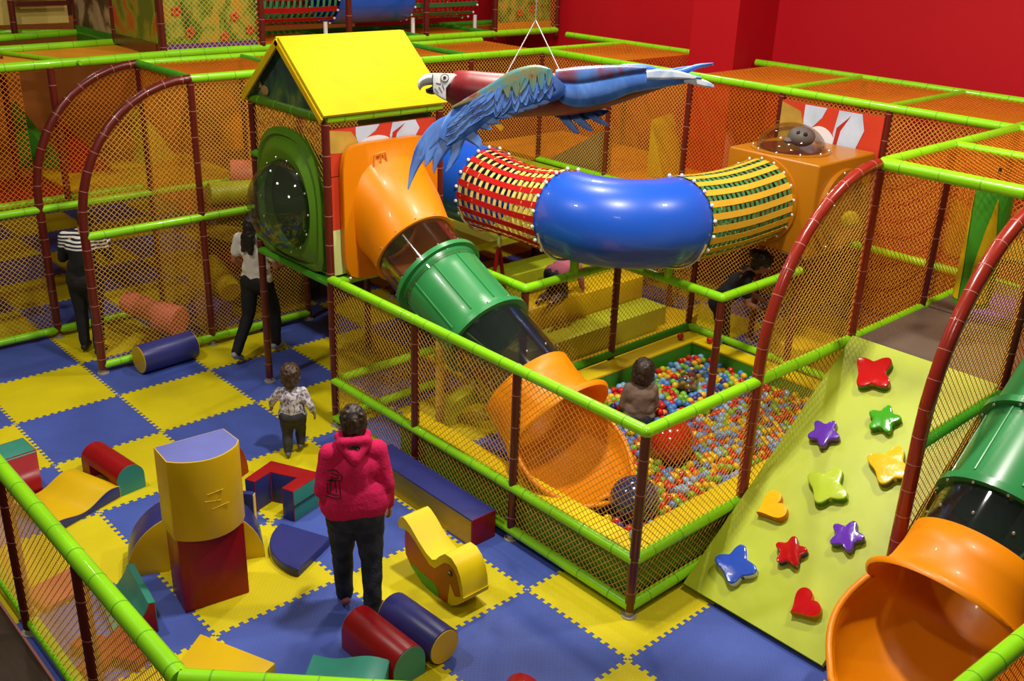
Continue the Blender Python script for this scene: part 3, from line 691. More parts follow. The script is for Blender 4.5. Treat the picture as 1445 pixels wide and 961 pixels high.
# ------------------------------------------------------------------ upper floor with murals
upf = thing('upper_mural_frame', 'second storey frame with painted forest boards at the top left', 'play structure', (2.93, 2.45, TOP))
UY = 2.45; UX = [2.93 + 1.31 * k for k in range(6)]
for x_ in UX: post(upf, x_, UY, TOP - 0.08, 4.6, r=0.042, foot=False)
for y_ in (3.76, 5.02): post(upf, 2.90, y_, TOP, 4.6, r=0.042, foot=False)
post(upf, 2.1, 5.05, TOP, 4.6, r=0.042, foot=False); post(upf, 1.3, 5.0, TOP, 4.6, r=0.042, foot=False)
rail(upf, (UX[0], UY, TOP), (UX[5], UY, TOP), r=0.05); rail(upf, (-1.3, 1.95, TOP), (UX[0], UY - 0.05, TOP), r=0.05)
rail(upf, (0.3, 3.5, TOP), (2.9, 3.80, TOP), r=0.045); rail(upf, (0.3, 4.4, TOP), (2.9, 5.0, TOP), r=0.045); rail(upf, (2.9, 5.0, TOP), (2.9, 3.76, TOP), r=0.045, dark=True)
rail(upf, (1.35, 3.55, TOP), (1.85, 2.2, TOP), r=0.025); rail(upf, (1.5, 5.6, TOP), (2.9, 5.0, TOP), r=0.04)
rail(upf, (UX[0], UY + 1.3, TOP), (UX[5], UY + 1.3, TOP), r=0.045, dark=True)
for k in (2, 3, 4): rail(upf, (UX[k], UY, TOP), (UX[k], UY + 1.3, TOP), r=0.04, dark=True)
vs = [(-1.3, 1.98, TOP - 0.03), (2.9, UY - 0.02, TOP - 0.03), (2.9, 3.75, TOP - 0.03), (-1.3, 3.3, TOP - 0.03)]
mb = MB(); mb.add(vs + [(p[0], p[1], p[2] - 0.04) for p in vs], [[0, 1, 2, 3], [7, 6, 5, 4], [0, 4, 5, 1], [1, 5, 6, 2], [2, 6, 7, 3], [3, 7, 4, 0]])
mb.build('canopy_sheet', mat('orange_canopy_sheet', (0.80, 0.30, 0.01), 0.5, vscale=1.2, var=0.25), upf)
MB().box((UX[1], UY + 0.05, TOP - 0.06), (UX[5], UY + 1.25, TOP - 0.02)).build('deck_pad', M['orange'], upf)
nethoriz(upf, UX[1], UY, UX[2], UY + 1.3, TOP + 0.01, name='deck_net')
M['mural_a'] = forest('painted_forest', [(0.02, 0.08, 0.01), (0.12, 0.28, 0.02), (0.34, 0.40, 0.05), (0.62, 0.30, 0.02)], 7, (0.3, 0.45, 0.56, 0.68))
M['mural_b'] = forest('painted_leaves', [(0.12, 0.16, 0.01), (0.30, 0.30, 0.02), (0.45, 0.14, 0.01), (0.60, 0.05, 0.01)], 3, (0.38, 0.5, 0.58, 0.66))
M['mural_c'] = forest('painted_brown_trunk', [(0.06, 0.03, 0.015), (0.14, 0.07, 0.03), (0.40, 0.24, 0.12), (0.55, 0.36, 0.2)], 3, (0.4, 0.48, 0.52, 0.6))
def board(m, a, b, z0, z1, name='mural_board'):
    a = V3((*a, 0)); b = V3((*b, 0)); d = (b - a); n = V3((0, 0, 1)).cross(d).normalized() * 0.02
    return MB().prism([(0, z0), (d.length, z0), (d.length, z1), (0, z1)], a, d.normalized(), (0, 0, 1), n).build(name, m, upf, smooth=0)
board(M['mural_a'], (UX[0] + 0.05, UY + 0.06), (UX[1] - 0.04, UY + 0.06), TOP + 0.10, 4.6)
board(M['purple'], (UX[0] + 0.05, UY + 0.04), (UX[1] - 0.04, UY + 0.04), TOP + 0.02, TOP + 0.10, 'purple_skirting')
board(M['mural_b'], (2.90, UY + 0.05), (2.90, 3.70), TOP + 0.12, 4.6)
board(M['post'], (2.88, UY + 0.05), (2.88, 3.72), TOP + 0.0, TOP + 0.12, 'brown_skirting')
board(M['mural_c'], (2.90, 3.82), (2.90, 4.96), TOP + 0.10, 4.6)
board(M['green'], (2.88, 3.82), (2.88, 4.98), TOP - 0.12, TOP + 0.1, 'green_skirting')
board(M['mural_a'], (UX[4] + 0.05, UY + 0.10), (UX[5] - 0.05, UY + 0.10), TOP + 0.14, 4.6)
board(M['orange'], (UX[4] + 0.05, UY + 0.07), (UX[5] - 0.05, UY + 0.07), TOP + 0.04, TOP + 0.14, 'orange_skirting')
for k in (0, 4): netrect(upf, (UX[k], UY), (UX[k + 1], UY), TOP, 4.3, sp=0.045)
b = MB()
for k in range(5): b.box((2.15, 5.04, TOP + 0.35 + 0.12 * k), (2.85, 5.10, TOP + 0.41 + 0.12 * k))
b.build('slat_panel', M['post'], upf)
board(M['strap_y'], (1.0, 5.3), (2.9, 5.3), TOP + 0.1, 4.6, 'cream_board')
# small flowers in the painted forest
fm = MB()
for px_, pz_ in ((3.3, 3.2), (3.75, 3.13), (3.9, 3.36), (4.1, 3.2), (3.15, 3.45), (8.75, 3.25), (9.0, 3.3)):
    for q in range(5):
        a = q * 2 * PI / 5; fm.ball((px_ + 0.04 * math.cos(a), UY + (0.032 if px_ < 5 else 0.072), pz_ + 0.04 * math.sin(a)), (0.025, 0.006, 0.025), 8, 4)
fm.build('painted_flowers', M['board_red'], upf)
world_children(upf)

# ------------------------------------------------------------------ low front fences
ff = thing('front_fence', 'low lime railing with brown posts and net around the near left corner', 'fence', (-0.94, Y(0), 0))
FX = -0.94
for j in (4, 3, 2, 1, 0): post(ff, FX, Y(j), 0, 1.24, r=0.042)
rail(ff, (FX, Y(4), 1.3), (FX, Y(0), 1.3), r=0.052, step=0.3); 
for j in (0, 1, 2, 3): rail(ff, (FX + 0.02, Y(j) + 0.04, 0.1), (FX + 0.02, Y(j + 1) - 0.04, 0.1), r=0.045, step=0.2)
rail(ff, (FX, Y(0), 1.3), (0.32, Y(-1), 1.3), r=0.052, step=0.25)
post(ff, 0.32, Y(-1), 0, 1.24, r=0.042)
for j in (0, 1, 2, 3): netrect(ff, (FX, Y(j)), (FX, Y(j + 1)), 0.1, 1.3, m='net')
net(ff, [(0, 0.1), (G * 1.414, 0.1), (G * 1.414, 1.3), (0, 1.3)], (FX, Y(0), 0), (1, -1, 0), (0, 0, 1))
world_children(ff)
fr = thing('near_railing', 'lime railing with net crossing the lower right corner before the slide', 'fence', (2.4, Y(-2), 0))
for x_ in (0.32 + G, 3.618, 4.88): post(fr, x_, Y(-2) - 0.08, 0, 1.24, r=0.042)
rail(fr, (1.58, Y(-2) + 0.1, 1.3), (5.2, Y(-2) - 0.12, 1.3), r=0.055, step=0.22)
net(fr, [(0, 0.1), (3.6, 0.1), (3.6, 1.3), (0, 1.3)], (1.58, Y(-2) + 0.1, 0), (3.62, -0.22, 0), (0, 0, 1), m='net_orange')
world_children(fr)
# ------------------------------------------------------------------ swept tubes and slides
def frames(path, upv=(0, 0, 1)):
    path = [V3(p) for p in path]; out = []
    for i, p in enumerate(path):
        if i == 0: d = path[1] - p
        elif i == len(path) - 1: d = p - path[i - 1]
        else: d = (path[i + 1] - p).normalized() + (p - path[i - 1]).normalized()
        d.normalize(); x = d.cross(V3(upv)).normalized(); y = x.cross(d).normalized(); out.append((p, d, x, y))
    return out
def shell(name, path, rad, m, parent, th=0.022, seg=40, arc=None, smooth=50, sx=1.0, upv=(0, 0, 1), lip=0):
    """open tube with wall thickness; arc(t)->(a0,a1) limits the section (angle 0 = right side, 90 = top)"""
    fr = frames(path, upv); n = len(fr); mb = MB(); full = arc is None
    rr = rad if isinstance(rad, (list, tuple)) else [rad] * n
    K = seg if full else seg + 1
    for lay in (0, 1):
        for i, (p, d, x, y) in enumerate(fr):
            a0, a1 = (0, 2 * PI) if full else arc(i / (n - 1))
            for k in range(K):
                a = a0 + (a1 - a0) * k / seg; r = rr[i] - lay * th
                mb.v.append(tuple(p + x * math.cos(a) * r * sx + y * math.sin(a) * r))
    def idx(l, i, k): return l * n * K + i * K + (k % K if full else k)
    kk = seg
    for i in range(n - 1):
        for k in range(kk):
            mb.f.append([idx(0, i, k), idx(0, i + 1, k), idx(0, i + 1, k + 1), idx(0, i, k + 1)]); mb.m.append(0)
            mb.f.append([idx(1, i, k), idx(1, i, k + 1), idx(1, i + 1, k + 1), idx(1, i + 1, k)]); mb.m.append(0)
    for i in (0, n - 1):
        for k in range(kk):
            q = [idx(0, i, k), idx(0, i, k + 1), idx(1, i, k + 1), idx(1, i, k)]
            mb.f.append(q if i == 0 else q[::-1]); mb.m.append(0)
    if not full:
        for i in range(n - 1):
            for k in (0, kk):
                q = [idx(0, i, k), idx(0, i + 1, k), idx(1, i + 1, k), idx(1, i, k)]
                mb.f.append(q if k else q[::-1]); mb.m.append(0)
    return mb.build(name, m, parent, smooth=smooth)
def lerp(a, b, t): return a + (b - a) * t
def bez(p0, p1, p2, p3, n):
    p0, p1, p2, p3 = map(V3, (p0, p1, p2, p3))
    return [p0 * (1 - t) ** 3 + p1 * 3 * t * (1 - t) ** 2 + p2 * 3 * t * t * (1 - t) + p3 * t ** 3 for t in [i / n for i in range(n + 1)]]
def bolts(parent, p, d, x, y, r, n, br=0.012, m='chrome', name='bolt'):
    first = None
    for k in range(n):
        a = 2 * PI * k / n + 0.2; q = p + x * math.cos(a) * r + y * math.sin(a) * r
        if first is None: first = MB().ball((0, 0, 0), br, 8, 5).build(name, M[m], parent); first.location = q; c = first
        else: c = first.copy(); COL.objects.link(c); c.location = q

def chute(parent, p0, dirh, r, m, fall, reach, name='exit_chute'):
    """flared exit: short full collar that opens into a scoop along the horizontal direction dirh"""
    dh = V3(dirh); side = dh.cross(V3((0, 0, 1))).normalized(); p0 = V3(p0); mb = MB(); seg = 48
    rows = []
    # (forward, drop, half width, top height, bottom depth, opening 0=closed ring .. 1=open scoop)
    prof = [(-0.03, 0.0, 1.0, 1.0, 1.0, 0.0), (0.10, 0.09, 1.0, 1.0, 1.0, 0.0), (0.20, 0.16, 1.03, 1.02, 1.0, 0.0), (0.27, 0.21, 1.08, 1.1, 1.02, 0.0), (0.31, 0.235, 1.15, 1.2, 1.03, 0.0)]
    sec = []
    for f, dz, w, t_, bt, op in prof:
        sec.append([(f, -dz, w * r, t_ * r, bt * r)])
    n = 16; P = []
    for s_ in sec:
        f, z, w, t_, b_ = s_[0]
        # section plane is perpendicular to the fall line; ring of `seg` points
        nrm = (dh * math.cos(fall) - V3((0, 0, 1)) * math.sin(fall)); upv = nrm.cross(side); upv = upv if upv.z > 0 else -upv
        ring = []
        for k in range(seg):
            a = 2 * PI * k / seg; c, s2 = math.cos(a), math.sin(a)
            ring.append(p0 + dh * f + V3((0, 0, z)) + side * (c * w) + upv * (s2 * (t_ if s2 > 0 else b_)))
        P.append(ring)
    # outward rolled lip on the top half
    last = P[-1]
    f, z, w, t_, b_ = sec[-1][0]
    ring = []
    for k in range(seg):
        a = 2 * PI * k / seg; s2 = max(0, math.sin(a)); e = min(1, s2 * 1.1)
        c0 = p0 + dh * f + V3((0, 0, z)); o_ = (last[k] - c0)
        ring.append(last[k] + o_.normalized() * 0.03 * e + dh * 0.04)
    P.append(ring)
    ring2 = []
    for k in range(seg):
        a = 2 * PI * k / seg; s2 = max(0, math.sin(a)); e = min(1, s2 * 1.1)
        c0 = p0 + dh * f + V3((0, 0, z)); o_ = (last[k] - c0)
        ring2.append(last[k] + o_.normalized() * 0.05 * e + dh * (0.04 - 0.03 * e))
    P.append(ring2)
    base = len(mb.v)
    for rg in P: mb.v += [tuple(q) for q in rg]
    for i in range(len(P) - 1):
        for k in range(seg):
            k2 = (k + 1) % seg
            a = math.sin(2 * PI * (k + 0.5) / seg)
            if i >= len(P) - 3 and a < 0.02: continue
            mb.f.append([base + i * seg + k, base + i * seg + k2, base + (i + 1) * seg + k2, base + (i + 1) * seg + k]); mb.m.append(0)
    # scoop: bottom half of the last closed ring pushed forward, side walls sinking
    lastr = P[4]; half = [lastr[k % seg] for k in range(seg // 2, seg + 1)]  # left side -> bottom -> right side
    H = len(half); rows = [half]; zb = min(q.z for q in half)
    c0 = sum(half, V3()) / H
    NR = 14
    for i in range(1, NR + 1):
        t = i / NR; row = []
        wsc = math.sqrt(max(0.0, 1 - (t ** 2.6))) if t > 0.0 else 1
        for k, q in enumerate(half):
            s_ = (q - p0).dot(side); h = q.z - zb
            kk = k / (H - 1) * 2 - 1
            wid = s_ * (0.25 + 0.75 * wsc) * (1 + 0.16 * math.sin(PI * min(1, t * 1.3)))
            edge = abs(kk)
            fwd = (q - p0).dot(dh) + reach * t * (1 - 0.05 * edge)
            hh = h * (1 - t * 0.80) + 0.02 * t + edge ** 8 * 0.02
            floor_z = zb - fall * 0.28 * math.sin(t * PI / 2)
            if t > 0.8: hh += 0.05 * (t - 0.8) / 0.2 
            row.append(p0 + dh * fwd + side * wid + V3((0, 0, floor_z + hh - p0.z)))
        rows.append(row)
    base = len(mb.v)
    for rg in rows: mb.v += [tuple(q) for q in rg]
    for i in range(NR):
        for k in range(H - 1):
            mb.f.append([base + i * H + k, base + i * H + k + 1, base + (i + 1) * H + k + 1, base + (i + 1) * H + k]); mb.m.append(0)
    # rolled rim along the scoop edge
    o = mb.build(name, m, parent, smooth=70)
    sd = o.modifiers.new('thick', 'SOLIDIFY'); sd.thickness = 0.02; sd.offset = 1
    rim = [r_[0] for r_ in rows] + [q for q in rows[-1][1:-1]] + [r_[-1] for r_ in reversed(rows)]
    MB().tube(rim, 0.024, 10, True).build('rolled_rim', m, o, smooth=60)
    return o

# slide one: tower -> ball pit
SX = 2.99
sl = thing('tube_slide', 'orange and green tube slide dropping from the playhouse tower into the ball pit', 'slide', (SX, Y(3), 1.5))
# moulded orange wall panel with hood
pn = MB(); N = 44
cy, cz, pw, ph = SX + 0.02, 2.06, 0.52, 0.66
def rrect(hw, hu, hd, k, rr=7):
    a = 2 * PI * k / N; c, s_ = math.cos(a), math.sin(a); h = hu if s_ > 0 else hd
    return ((abs(c / hw) ** rr + abs(s_ / h) ** rr) ** (-1 / rr)) * c, ((abs(c / hw) ** rr + abs(s_ / h) ** rr) ** (-1 / rr)) * s_
dirs = V3((0, -0.86, -0.51)).normalized(); mc = V3((SX, -2.33, 1.80)); mup = dirs.cross(V3((1, 0, 0))); mup = mup if mup.z > 0 else -mup
rings_ = []
def RP(sc_u, yv, hw, hu, hd, e=7): return [V3((cy + rrect(hw, hu, hd, k, e)[0], yv, cz + rrect(hw, hu, hd, k, e)[1])) for k in range(N)]
wall = RP(1, Y(3) - 0.0, 0.53, 0.66, 0.60); wall2 = RP(1, Y(3) - 0.07, 0.53, 0.66, 0.60); inner = RP(1, Y(3) - 0.09, 0.44, 0.52, 0.48, 2.6)
mouth = [mc + V3((1, 0, 0)) * 0.40 * math.cos(2 * PI * k / N) + mup * 0.40 * math.sin(2 * PI * k / N) for k in range(N)]
lipo = [mc + dirs * 0.03 + V3((1, 0, 0)) * 0.415 * math.cos(2 * PI * k / N) + mup * 0.415 * math.sin(2 * PI * k / N) for k in range(N)]
mid1 = [a.lerp(b, 0.5) + V3((0, -0.02, 0.015)) for a, b in zip(inner, mouth)]
lipi = [mc + dirs * 0.03 + V3((1, 0, 0)) * 0.385 * math.cos(2 * PI * k / N) + mup * 0.385 * math.sin(2 * PI * k / N) for k in range(N)]
ini = [V3((SX, Y(3), 1.98)) + V3((0.38 * math.cos(2 * PI * k / N), 0.02, 0.40 * math.sin(2 * PI * k / N))) for k in range(N)]
seq = [wall, wall2, inner, mid1, mouth, lipo, lipi, ini]
for rg in seq: pn.v += [tuple(q) for q in rg]
for i in range(len(seq) - 1):
    for k in range(N):
        k2 = (k + 1) % N; pn.f.append([i * N + k, i * N + k2, (i + 1) * N + k2, (i + 1) * N + k]); pn.m.append(0)
hood = pn.build('hood_panel', M['orange_p'], sl, smooth=50)
# embossed badge on the hood
bd = MB(); q0 = V3((SX - 0.22, Y(3) - 0.115, 2.50))
bd.tube([q0 + V3((0.0, 0, 0)), q0 + V3((0.02, 0, 0.12)), q0 + V3((0.13, 0.0, 0.13))], 0.010, 8); bd.tube([q0 + V3((0.07, -0.01, 0.0)), q0 + V3((0.085, 0, 0.12))], 0.010, 8)
bd.tube([q0 + V3((0.0, 0, 0)), q0 + V3((0.02, -0.015, -0.03)), q0 + V3((0.15, -0.015, -0.01)), q0 + V3((0.13, 0, 0.13))], 0.010, 8)
bd.build('badge', M['orange_p'], hood)
MB().ball((SX - 0.48, Y(3) - 0.09, 1.50), 0.02, 10, 6).build('bolt', M['chrome'], sl)
spine = bez((SX, -2.33, 1.80), (SX, -2.75, 1.56), (SX, -3.45, 1.24), (SX, -3.92, 0.98), 20)
sp_ = lambda a, b: spine[a:b + 1]
shell('clear_section', sp_(0, 6), 0.385, M['clear_amber'], sl, th=0.008)
shell('green_section', sp_(5, 13), [0.40] + [0.375] * 7 + [0.40], M['green_p'], sl)
fr_ = frames(spine)
for i in (0, 5, 13, 19):
    p, d, x, y = fr_[i]
    if i in (5, 13): shell('flange', [p - d * 0.022, p + d * 0.022], 0.435, M['green_p'], sl, th=0.06)
    bolts(sl, p - d * (0.0 if i == 0 else 0.03), d, x, y, 0.425 if i in (5, 13) else 0.40, 12, 0.010)
for k in range(10):
    ribs = MB()
    a = 2 * PI * k / 10 + 0.3
    ribs.tube([p + x * math.cos(a) * 0.377 + y * math.sin(a) * 0.377 for p, d, x, y in fr_[6:13]], 0.007, 6)
    ribs.build('mould_rib', M['green_p'], sl)
shell('clear_section', sp_(13, 20), 0.385, M['clear_dark'], sl, th=0.008)
chute(sl, spine[20], (0, -1, 0), 0.42, M['orange_p'], math.radians(30), 0.78)
world_children(sl)

# slide two in the lower right corner
SY = -7.50
s2_ = thing('tube_slide', 'orange and green tube slide with large open mouth in the lower right corner', 'slide', (3.4, SY, 0.4))
spine2 = bez((5.0, SY, 2.03), (4.6, SY, 1.70), (4.0, SY, 1.24), (3.58, SY, 0.90), 24)
shell('green_section', spine2[0:20], [0.40] * 20, M['green_p'], s2_)
fr2 = frames(spine2)
for i in (11, 19):
    p, d, x, y = fr2[i]
    shell('flange', [p - d * 0.025, p + d * 0.025], 0.45, M['green_p'], s2_, th=0.06); bolts(s2_, p + d * 0.035, d, x, y, 0.43, 12, 0.012)
for k in range(8):
    ribs = MB()
    a = 2 * PI * k / 8 + 0.3
    ribs.tube([p + x * math.cos(a) * 0.402 + y * math.sin(a) * 0.402 for p, d, x, y in fr2[11:19]], 0.008, 6)
    ribs.build('mould_rib', M['green_p'], s2_)
shell('clear_section', spine2[19:25], 0.40, M['clear_dark'], s2_, th=0.008)
bolts(s2_, spine2[22], fr2[22][1], fr2[22][2], fr2[22][3], 0.405, 10, 0.012)
chute(s2_, spine2[24], (-1, 0, 0), 0.44, M['orange_p'], math.radians(38), 0.85)
world_children(s2_)

# crawl tube: blue stub, red rope, blue elbow, golden rope
ct = thing('crawl_tunnel', 'raised blue crawl tunnel with red and golden webbing sections above the ball pit', 'tunnel', (4.25, -3.0, 1.7))
ZC, RT = 2.07, 0.40
shell('blue_section', [(4.25, -1.10, ZC), (4.25, -1.5, ZC), (4.25, -1.90, ZC)], [RT + 0.01, RT + 0.01, RT + 0.01], M['blue_p'], ct)
elb = [(4.25, -2.98, ZC), (4.25, -3.08, ZC)] + [(4.25 + 0.66 * (1 - math.cos(a)), -3.14 - 0.66 * math.sin(a), ZC) for a in [PI / 2 * k / 14 for k in range(15)]] + [(4.96, -3.80, ZC)]
shell('blue_elbow', elb, [RT * 0.98] + [RT * 1.02] * (len(elb) - 2) + [RT * 0.98], M['blue_p'], ct, smooth=60)
def webbing(name, path, r, mA, mB_, parent, nA=18, nB=14, wA=0.072, wB=0.038, sag=0.03, pinch=0.06):
    """bands along the tube woven with hoops"""
    fr = frames(path); n = len(fr); A = MB()
    for k in range(nA):
        a = 2 * PI * k / nA
        L1 = []; L2 = []
        for i, (p, d, x, y) in enumerate(fr):
            t = i / (n - 1); rr = r * (1 - pinch * math.sin(PI * t)) + 0.006
            dz = V3((0, 0, -sag * math.sin(PI * t)))
            da = wA / 2 / r
            L1.append(p + dz + x * math.cos(a - da) * rr + y * math.sin(a - da) * rr); L2.append(p + dz + x * math.cos(a + da) * rr + y * math.sin(a + da) * rr)
        b = len(A.v); A.v += [tuple(q) for q in L1 + L2]
        for i in range(n - 1): A.f.append([b + i, b + i + 1, b + n + i + 1, b + n + i]); A.m.append(0)
    oa = A.build(name + '_long', mA, parent, smooth=0)
    B = MB(); SEG = 72
    for h in range(nB):
        t = (h + 0.5) / nB; 
        for s_ in (-1, 1): pass
        f = t * (n - 1); i = int(f); q = f - i
        p = fr[i][0].lerp(fr[min(i + 1, n - 1)][0], q); d = fr[i][1].lerp(fr[min(i + 1, n - 1)][1], q).normalized(); x = fr[i][2].lerp(fr[min(i + 1, n - 1)][2], q).normalized(); y = x.cross(d)
        rr = r * (1 - pinch * math.sin(PI * t)); dz = V3((0, 0, -sag * math.sin(PI * t))); b = len(B.v)
        for k in range(SEG):
            a = 2 * PI * k / SEG; wv = 0.004 * math.cos(a * nA / 2 + h * PI)
            for s_ in (-1, 1): B.v.append(tuple(p + dz + d * s_ * wB / 2 + x * math.cos(a) * (rr + wv) + y * math.sin(a) * (rr + wv)))
        for k in range(SEG):
            k2 = (k + 1) % SEG; B.f.append([b + 2 * k, b + 2 * k + 1, b + 2 * k2 + 1, b + 2 * k2]); B.m.append(0)
    ob = B.build(name + '_hoops', mB_, parent, smooth=0)
    for i in (0, n - 1):
        p, d, x, y = fr[i]; bolts(parent, p, d, x, y, r + 0.015, 18, 0.018, 'white', 'white_knot')
    for o_ in (oa, ob):
        sd = o_.modifiers.new('thick', 'SOLIDIFY'); sd.thickness = 0.004
    return oa
rope1 = [V3((4.25, lerp(-1.90, -3.0, t / 24), ZC)) for t in range(25)]
webbing('red_webbing', rope1, RT + 0.005, M['strap_r'], M['strap_y'], ct, nA=19, wA=0.060, pinch=0.10)
rope2 = [V3((lerp(4.95, 6.22, t / 24), -3.80, ZC)) for t in range(25)]
webbing('golden_webbing', rope2, RT + 0.005, M['strap_o'], M['strap_g'], ct, nA=22, nB=17, wA=0.060, pinch=0.02)
# steel support straps under the tube
for c0, d0, s_ in (((4.25, -3.08, ZC), (0, 1, 0), 1), ((4.84, -3.80, ZC), (1, 0, 0), 1), ((4.25, -1.95, ZC), (0, 1, 0), 1)):
    c0 = V3(c0); d0 = V3(d0); x = d0.cross(V3((0, 0, 1))); 
    pts = [c0 + x * math.cos(a) * (RT + 0.035) + V3((0, 0, 1)) * math.sin(a) * (RT + 0.035) for a in [math.radians(195 + 150 * k / 16) for k in range(17)]]
    MB().tube(pts, 0.012, 8).build('steel_strap', M['chrome'], ct)
world_children(ct)

# orange cube with dome window
cb = thing('cube_junction', 'orange plastic cube with smoky dome on top at the end of the crawl tunnel', 'tunnel cube', (6.7, -3.85, 1.5))
bx0, bx1, by0, by1, bz0, bz1 = 6.24, 7.30, -4.42, -3.36, 1.60, 2.53
MB().box((bx0, by0, bz0), (bx1, by1, bz1)).build('cube_shell', M['orange_d'], cb, bevel=0.03, bseg=3)
MB().ball((6.66, -3.82, bz1 - 0.01), (0.34, 0.36, 0.28), 32, 20, half=True).build('dome', M['clear_amber'], cb, smooth=80)
MB().tube([(6.66, -3.82, bz1 - 0.005), (6.66, -3.82, bz1 + 0.012)], 0.40, 36).build('dome_ring', M['orange_d'], cb)
bolts(cb, V3((6.66, -3.82, bz1 + 0.018)), None, V3((1, 0, 0)), V3((0, 1, 0)), 0.375, 10, 0.016)
MB().tube([(6.66, -3.82, bz1 + 0.008), (6.66, -3.82, bz1 + 0.02)], 0.31, 30).build('dome_floor', M['post'], cb)
shell('side_ring', [(6.72, by0 + 0.01, 2.02), (6.72, by0 - 0.05, 2.02)], 0.42, M['orange_d'], cb, th=0.05)
MB().ball((6.72, by0 - 0.01, 2.02), (0.36, 0.36, 0.30), 28, 18, rot=Matrix.Rotation(PI / 2, 3, 'X'), half=True).build('side_dome', M['clear_amber'], cb, smooth=80)
bolts(cb, V3((6.72, by0 - 0.05, 2.02)), None, V3((1, 0, 0)), V3((0, 0, 1)), 0.40, 8, 0.016)
MB().ball((6.62, by0 - 0.20, 1.98), 0.09, 16, 10).build('yellow_knob', M['yellow_b'], cb)
shell('tunnel_collar', [(bx0 + 0.01, -3.80, ZC), (bx0 - 0.03, -3.80, ZC)], 0.45, M['orange_d'], cb, th=0.06)
MB().box((6.30, -4.40, 1.57), (6.75, -4.1, 1.60)).build('steel_plate', M['chrome'], cb)
world_children(cb)
# grey toy figure seen in the dome: plain rounded animal head
t = thing('toy_head', 'grey rounded toy animal head seen inside the smoky dome', 'toy', (6.70, -3.90, bz1 + 0.02))
MB().ball((0, 0, 0.12), (0.13, 0.14, 0.10), 20, 14).build('head', mat('grey_toy', (0.18, 0.17, 0.17), 0.5), t)
e = MB(); e.ball((-0.10, -0.02, 0.17), 0.022, 10, 6); e.ball((-0.08, -0.09, 0.165), 0.022, 10, 6); e.build('eyes', M['black'], t)
MB().ball((-0.11, 0.08, 0.08), (0.05, 0.05, 0.03), 12, 8).build('snout', bpy.data.materials['grey_toy'], t)

# upper floor tunnel along the murals
ut = thing('crawl_tunnel', 'upper storey blue crawl tunnel with red and green webbing behind brown posts', 'tunnel', (5.6, 3.15, 3.5))
UZ = 3.56
shell('blue_section', [(5.62, 3.15, UZ), (6.2, 3.15, UZ), (6.90, 3.15, UZ)], 0.42, M['blue_p'], ut)
webbing('red_green_webbing', [V3((lerp(4.35, 5.6, k / 8), 3.15, UZ)) for k in range(9)], 0.40, M['strap_r'], M['strap_g'], ut, nA=14, nB=14, sag=0.02)
webbing('dark_webbing', [V3((lerp(6.92, 8.1, k / 8), 3.15, UZ)) for k in range(9)], 0.40, M['strap_g'], M['strap_r'], ut, nA=14, nB=14, sag=0.02)
for x_ in (5.5, 7.0, 8.2):
    pipe('tube_prop', [(x_, 2.95, TOP), (x_, 2.95, UZ - 0.36)], 0.03, [M['white'], M['white']], ut, 0)
world_children(ut)
# ------------------------------------------------------------------ hanging parrot
# local frame of the bird: a runs from head to tail, b is up, c points to the room's front
PO = V3((1.80, -5.30, 3.65)); PA = V3((0.737, -0.674, 0.037)); PB = V3((0.233, 0.307, 0.923)); PC = V3((-0.634, -0.671, 0.388))
par = thing('hanging_parrot', 'large painted scarlet and blue parrot hanging from wires with wings spread', 'parrot', PO)
def Q(x, y, c=0.0):
    """bird coordinates in units of 3.87 mm measured from the middle of the back"""
    return PA * ((x - 760) / 258.6) + PB * (-(y - 150) / 258.6) + PC * c
M['p_red'] = forest('scarlet_plumage', [(0.12, 0.005, 0.010), (0.20, 0.008, 0.013), (0.26, 0.011, 0.016), (0.20, 0.02, 0.02)], 9)
M['p_blue'] = forest('blue_plumage', [(0.03, 0.10, 0.42), (0.05, 0.17, 0.60), (0.07, 0.22, 0.70), (0.11, 0.28, 0.78)], 8)
M['p_green'] = forest('green_plumage', [(0.22, 0.03, 0.03), (0.20, 0.20, 0.07), (0.08, 0.24, 0.20), (0.05, 0.19, 0.50)], 10)
M['p_mauve'] = forest('mauve_plumage', [(0.18, 0.015, 0.03), (0.18, 0.06, 0.14), (0.08, 0.15, 0.42), (0.06, 0.20, 0.62)], 9)
M['p_light'] = forest('pale_blue_plumage', [(0.35, 0.50, 0.85), (0.55, 0.66, 0.88), (0.72, 0.78, 0.92), (0.80, 0.84, 0.95)], 9)
b = MB()
body = [(578, 122, 4), (586, 126, 15), (600, 128, 24), (620, 132, 27), (650, 137, 29), (690, 140, 29), (730, 138, 29), (770, 138, 28), (810, 134, 25), (850, 128, 19), (890, 122, 12), (915, 119, 7)]
b.tube([Q(x, y) for x, y, r in body], [r * 1.08 / 258.6 for x, y, r in body], 28, True)
b.build('body', M['p_red'], par, smooth=80)
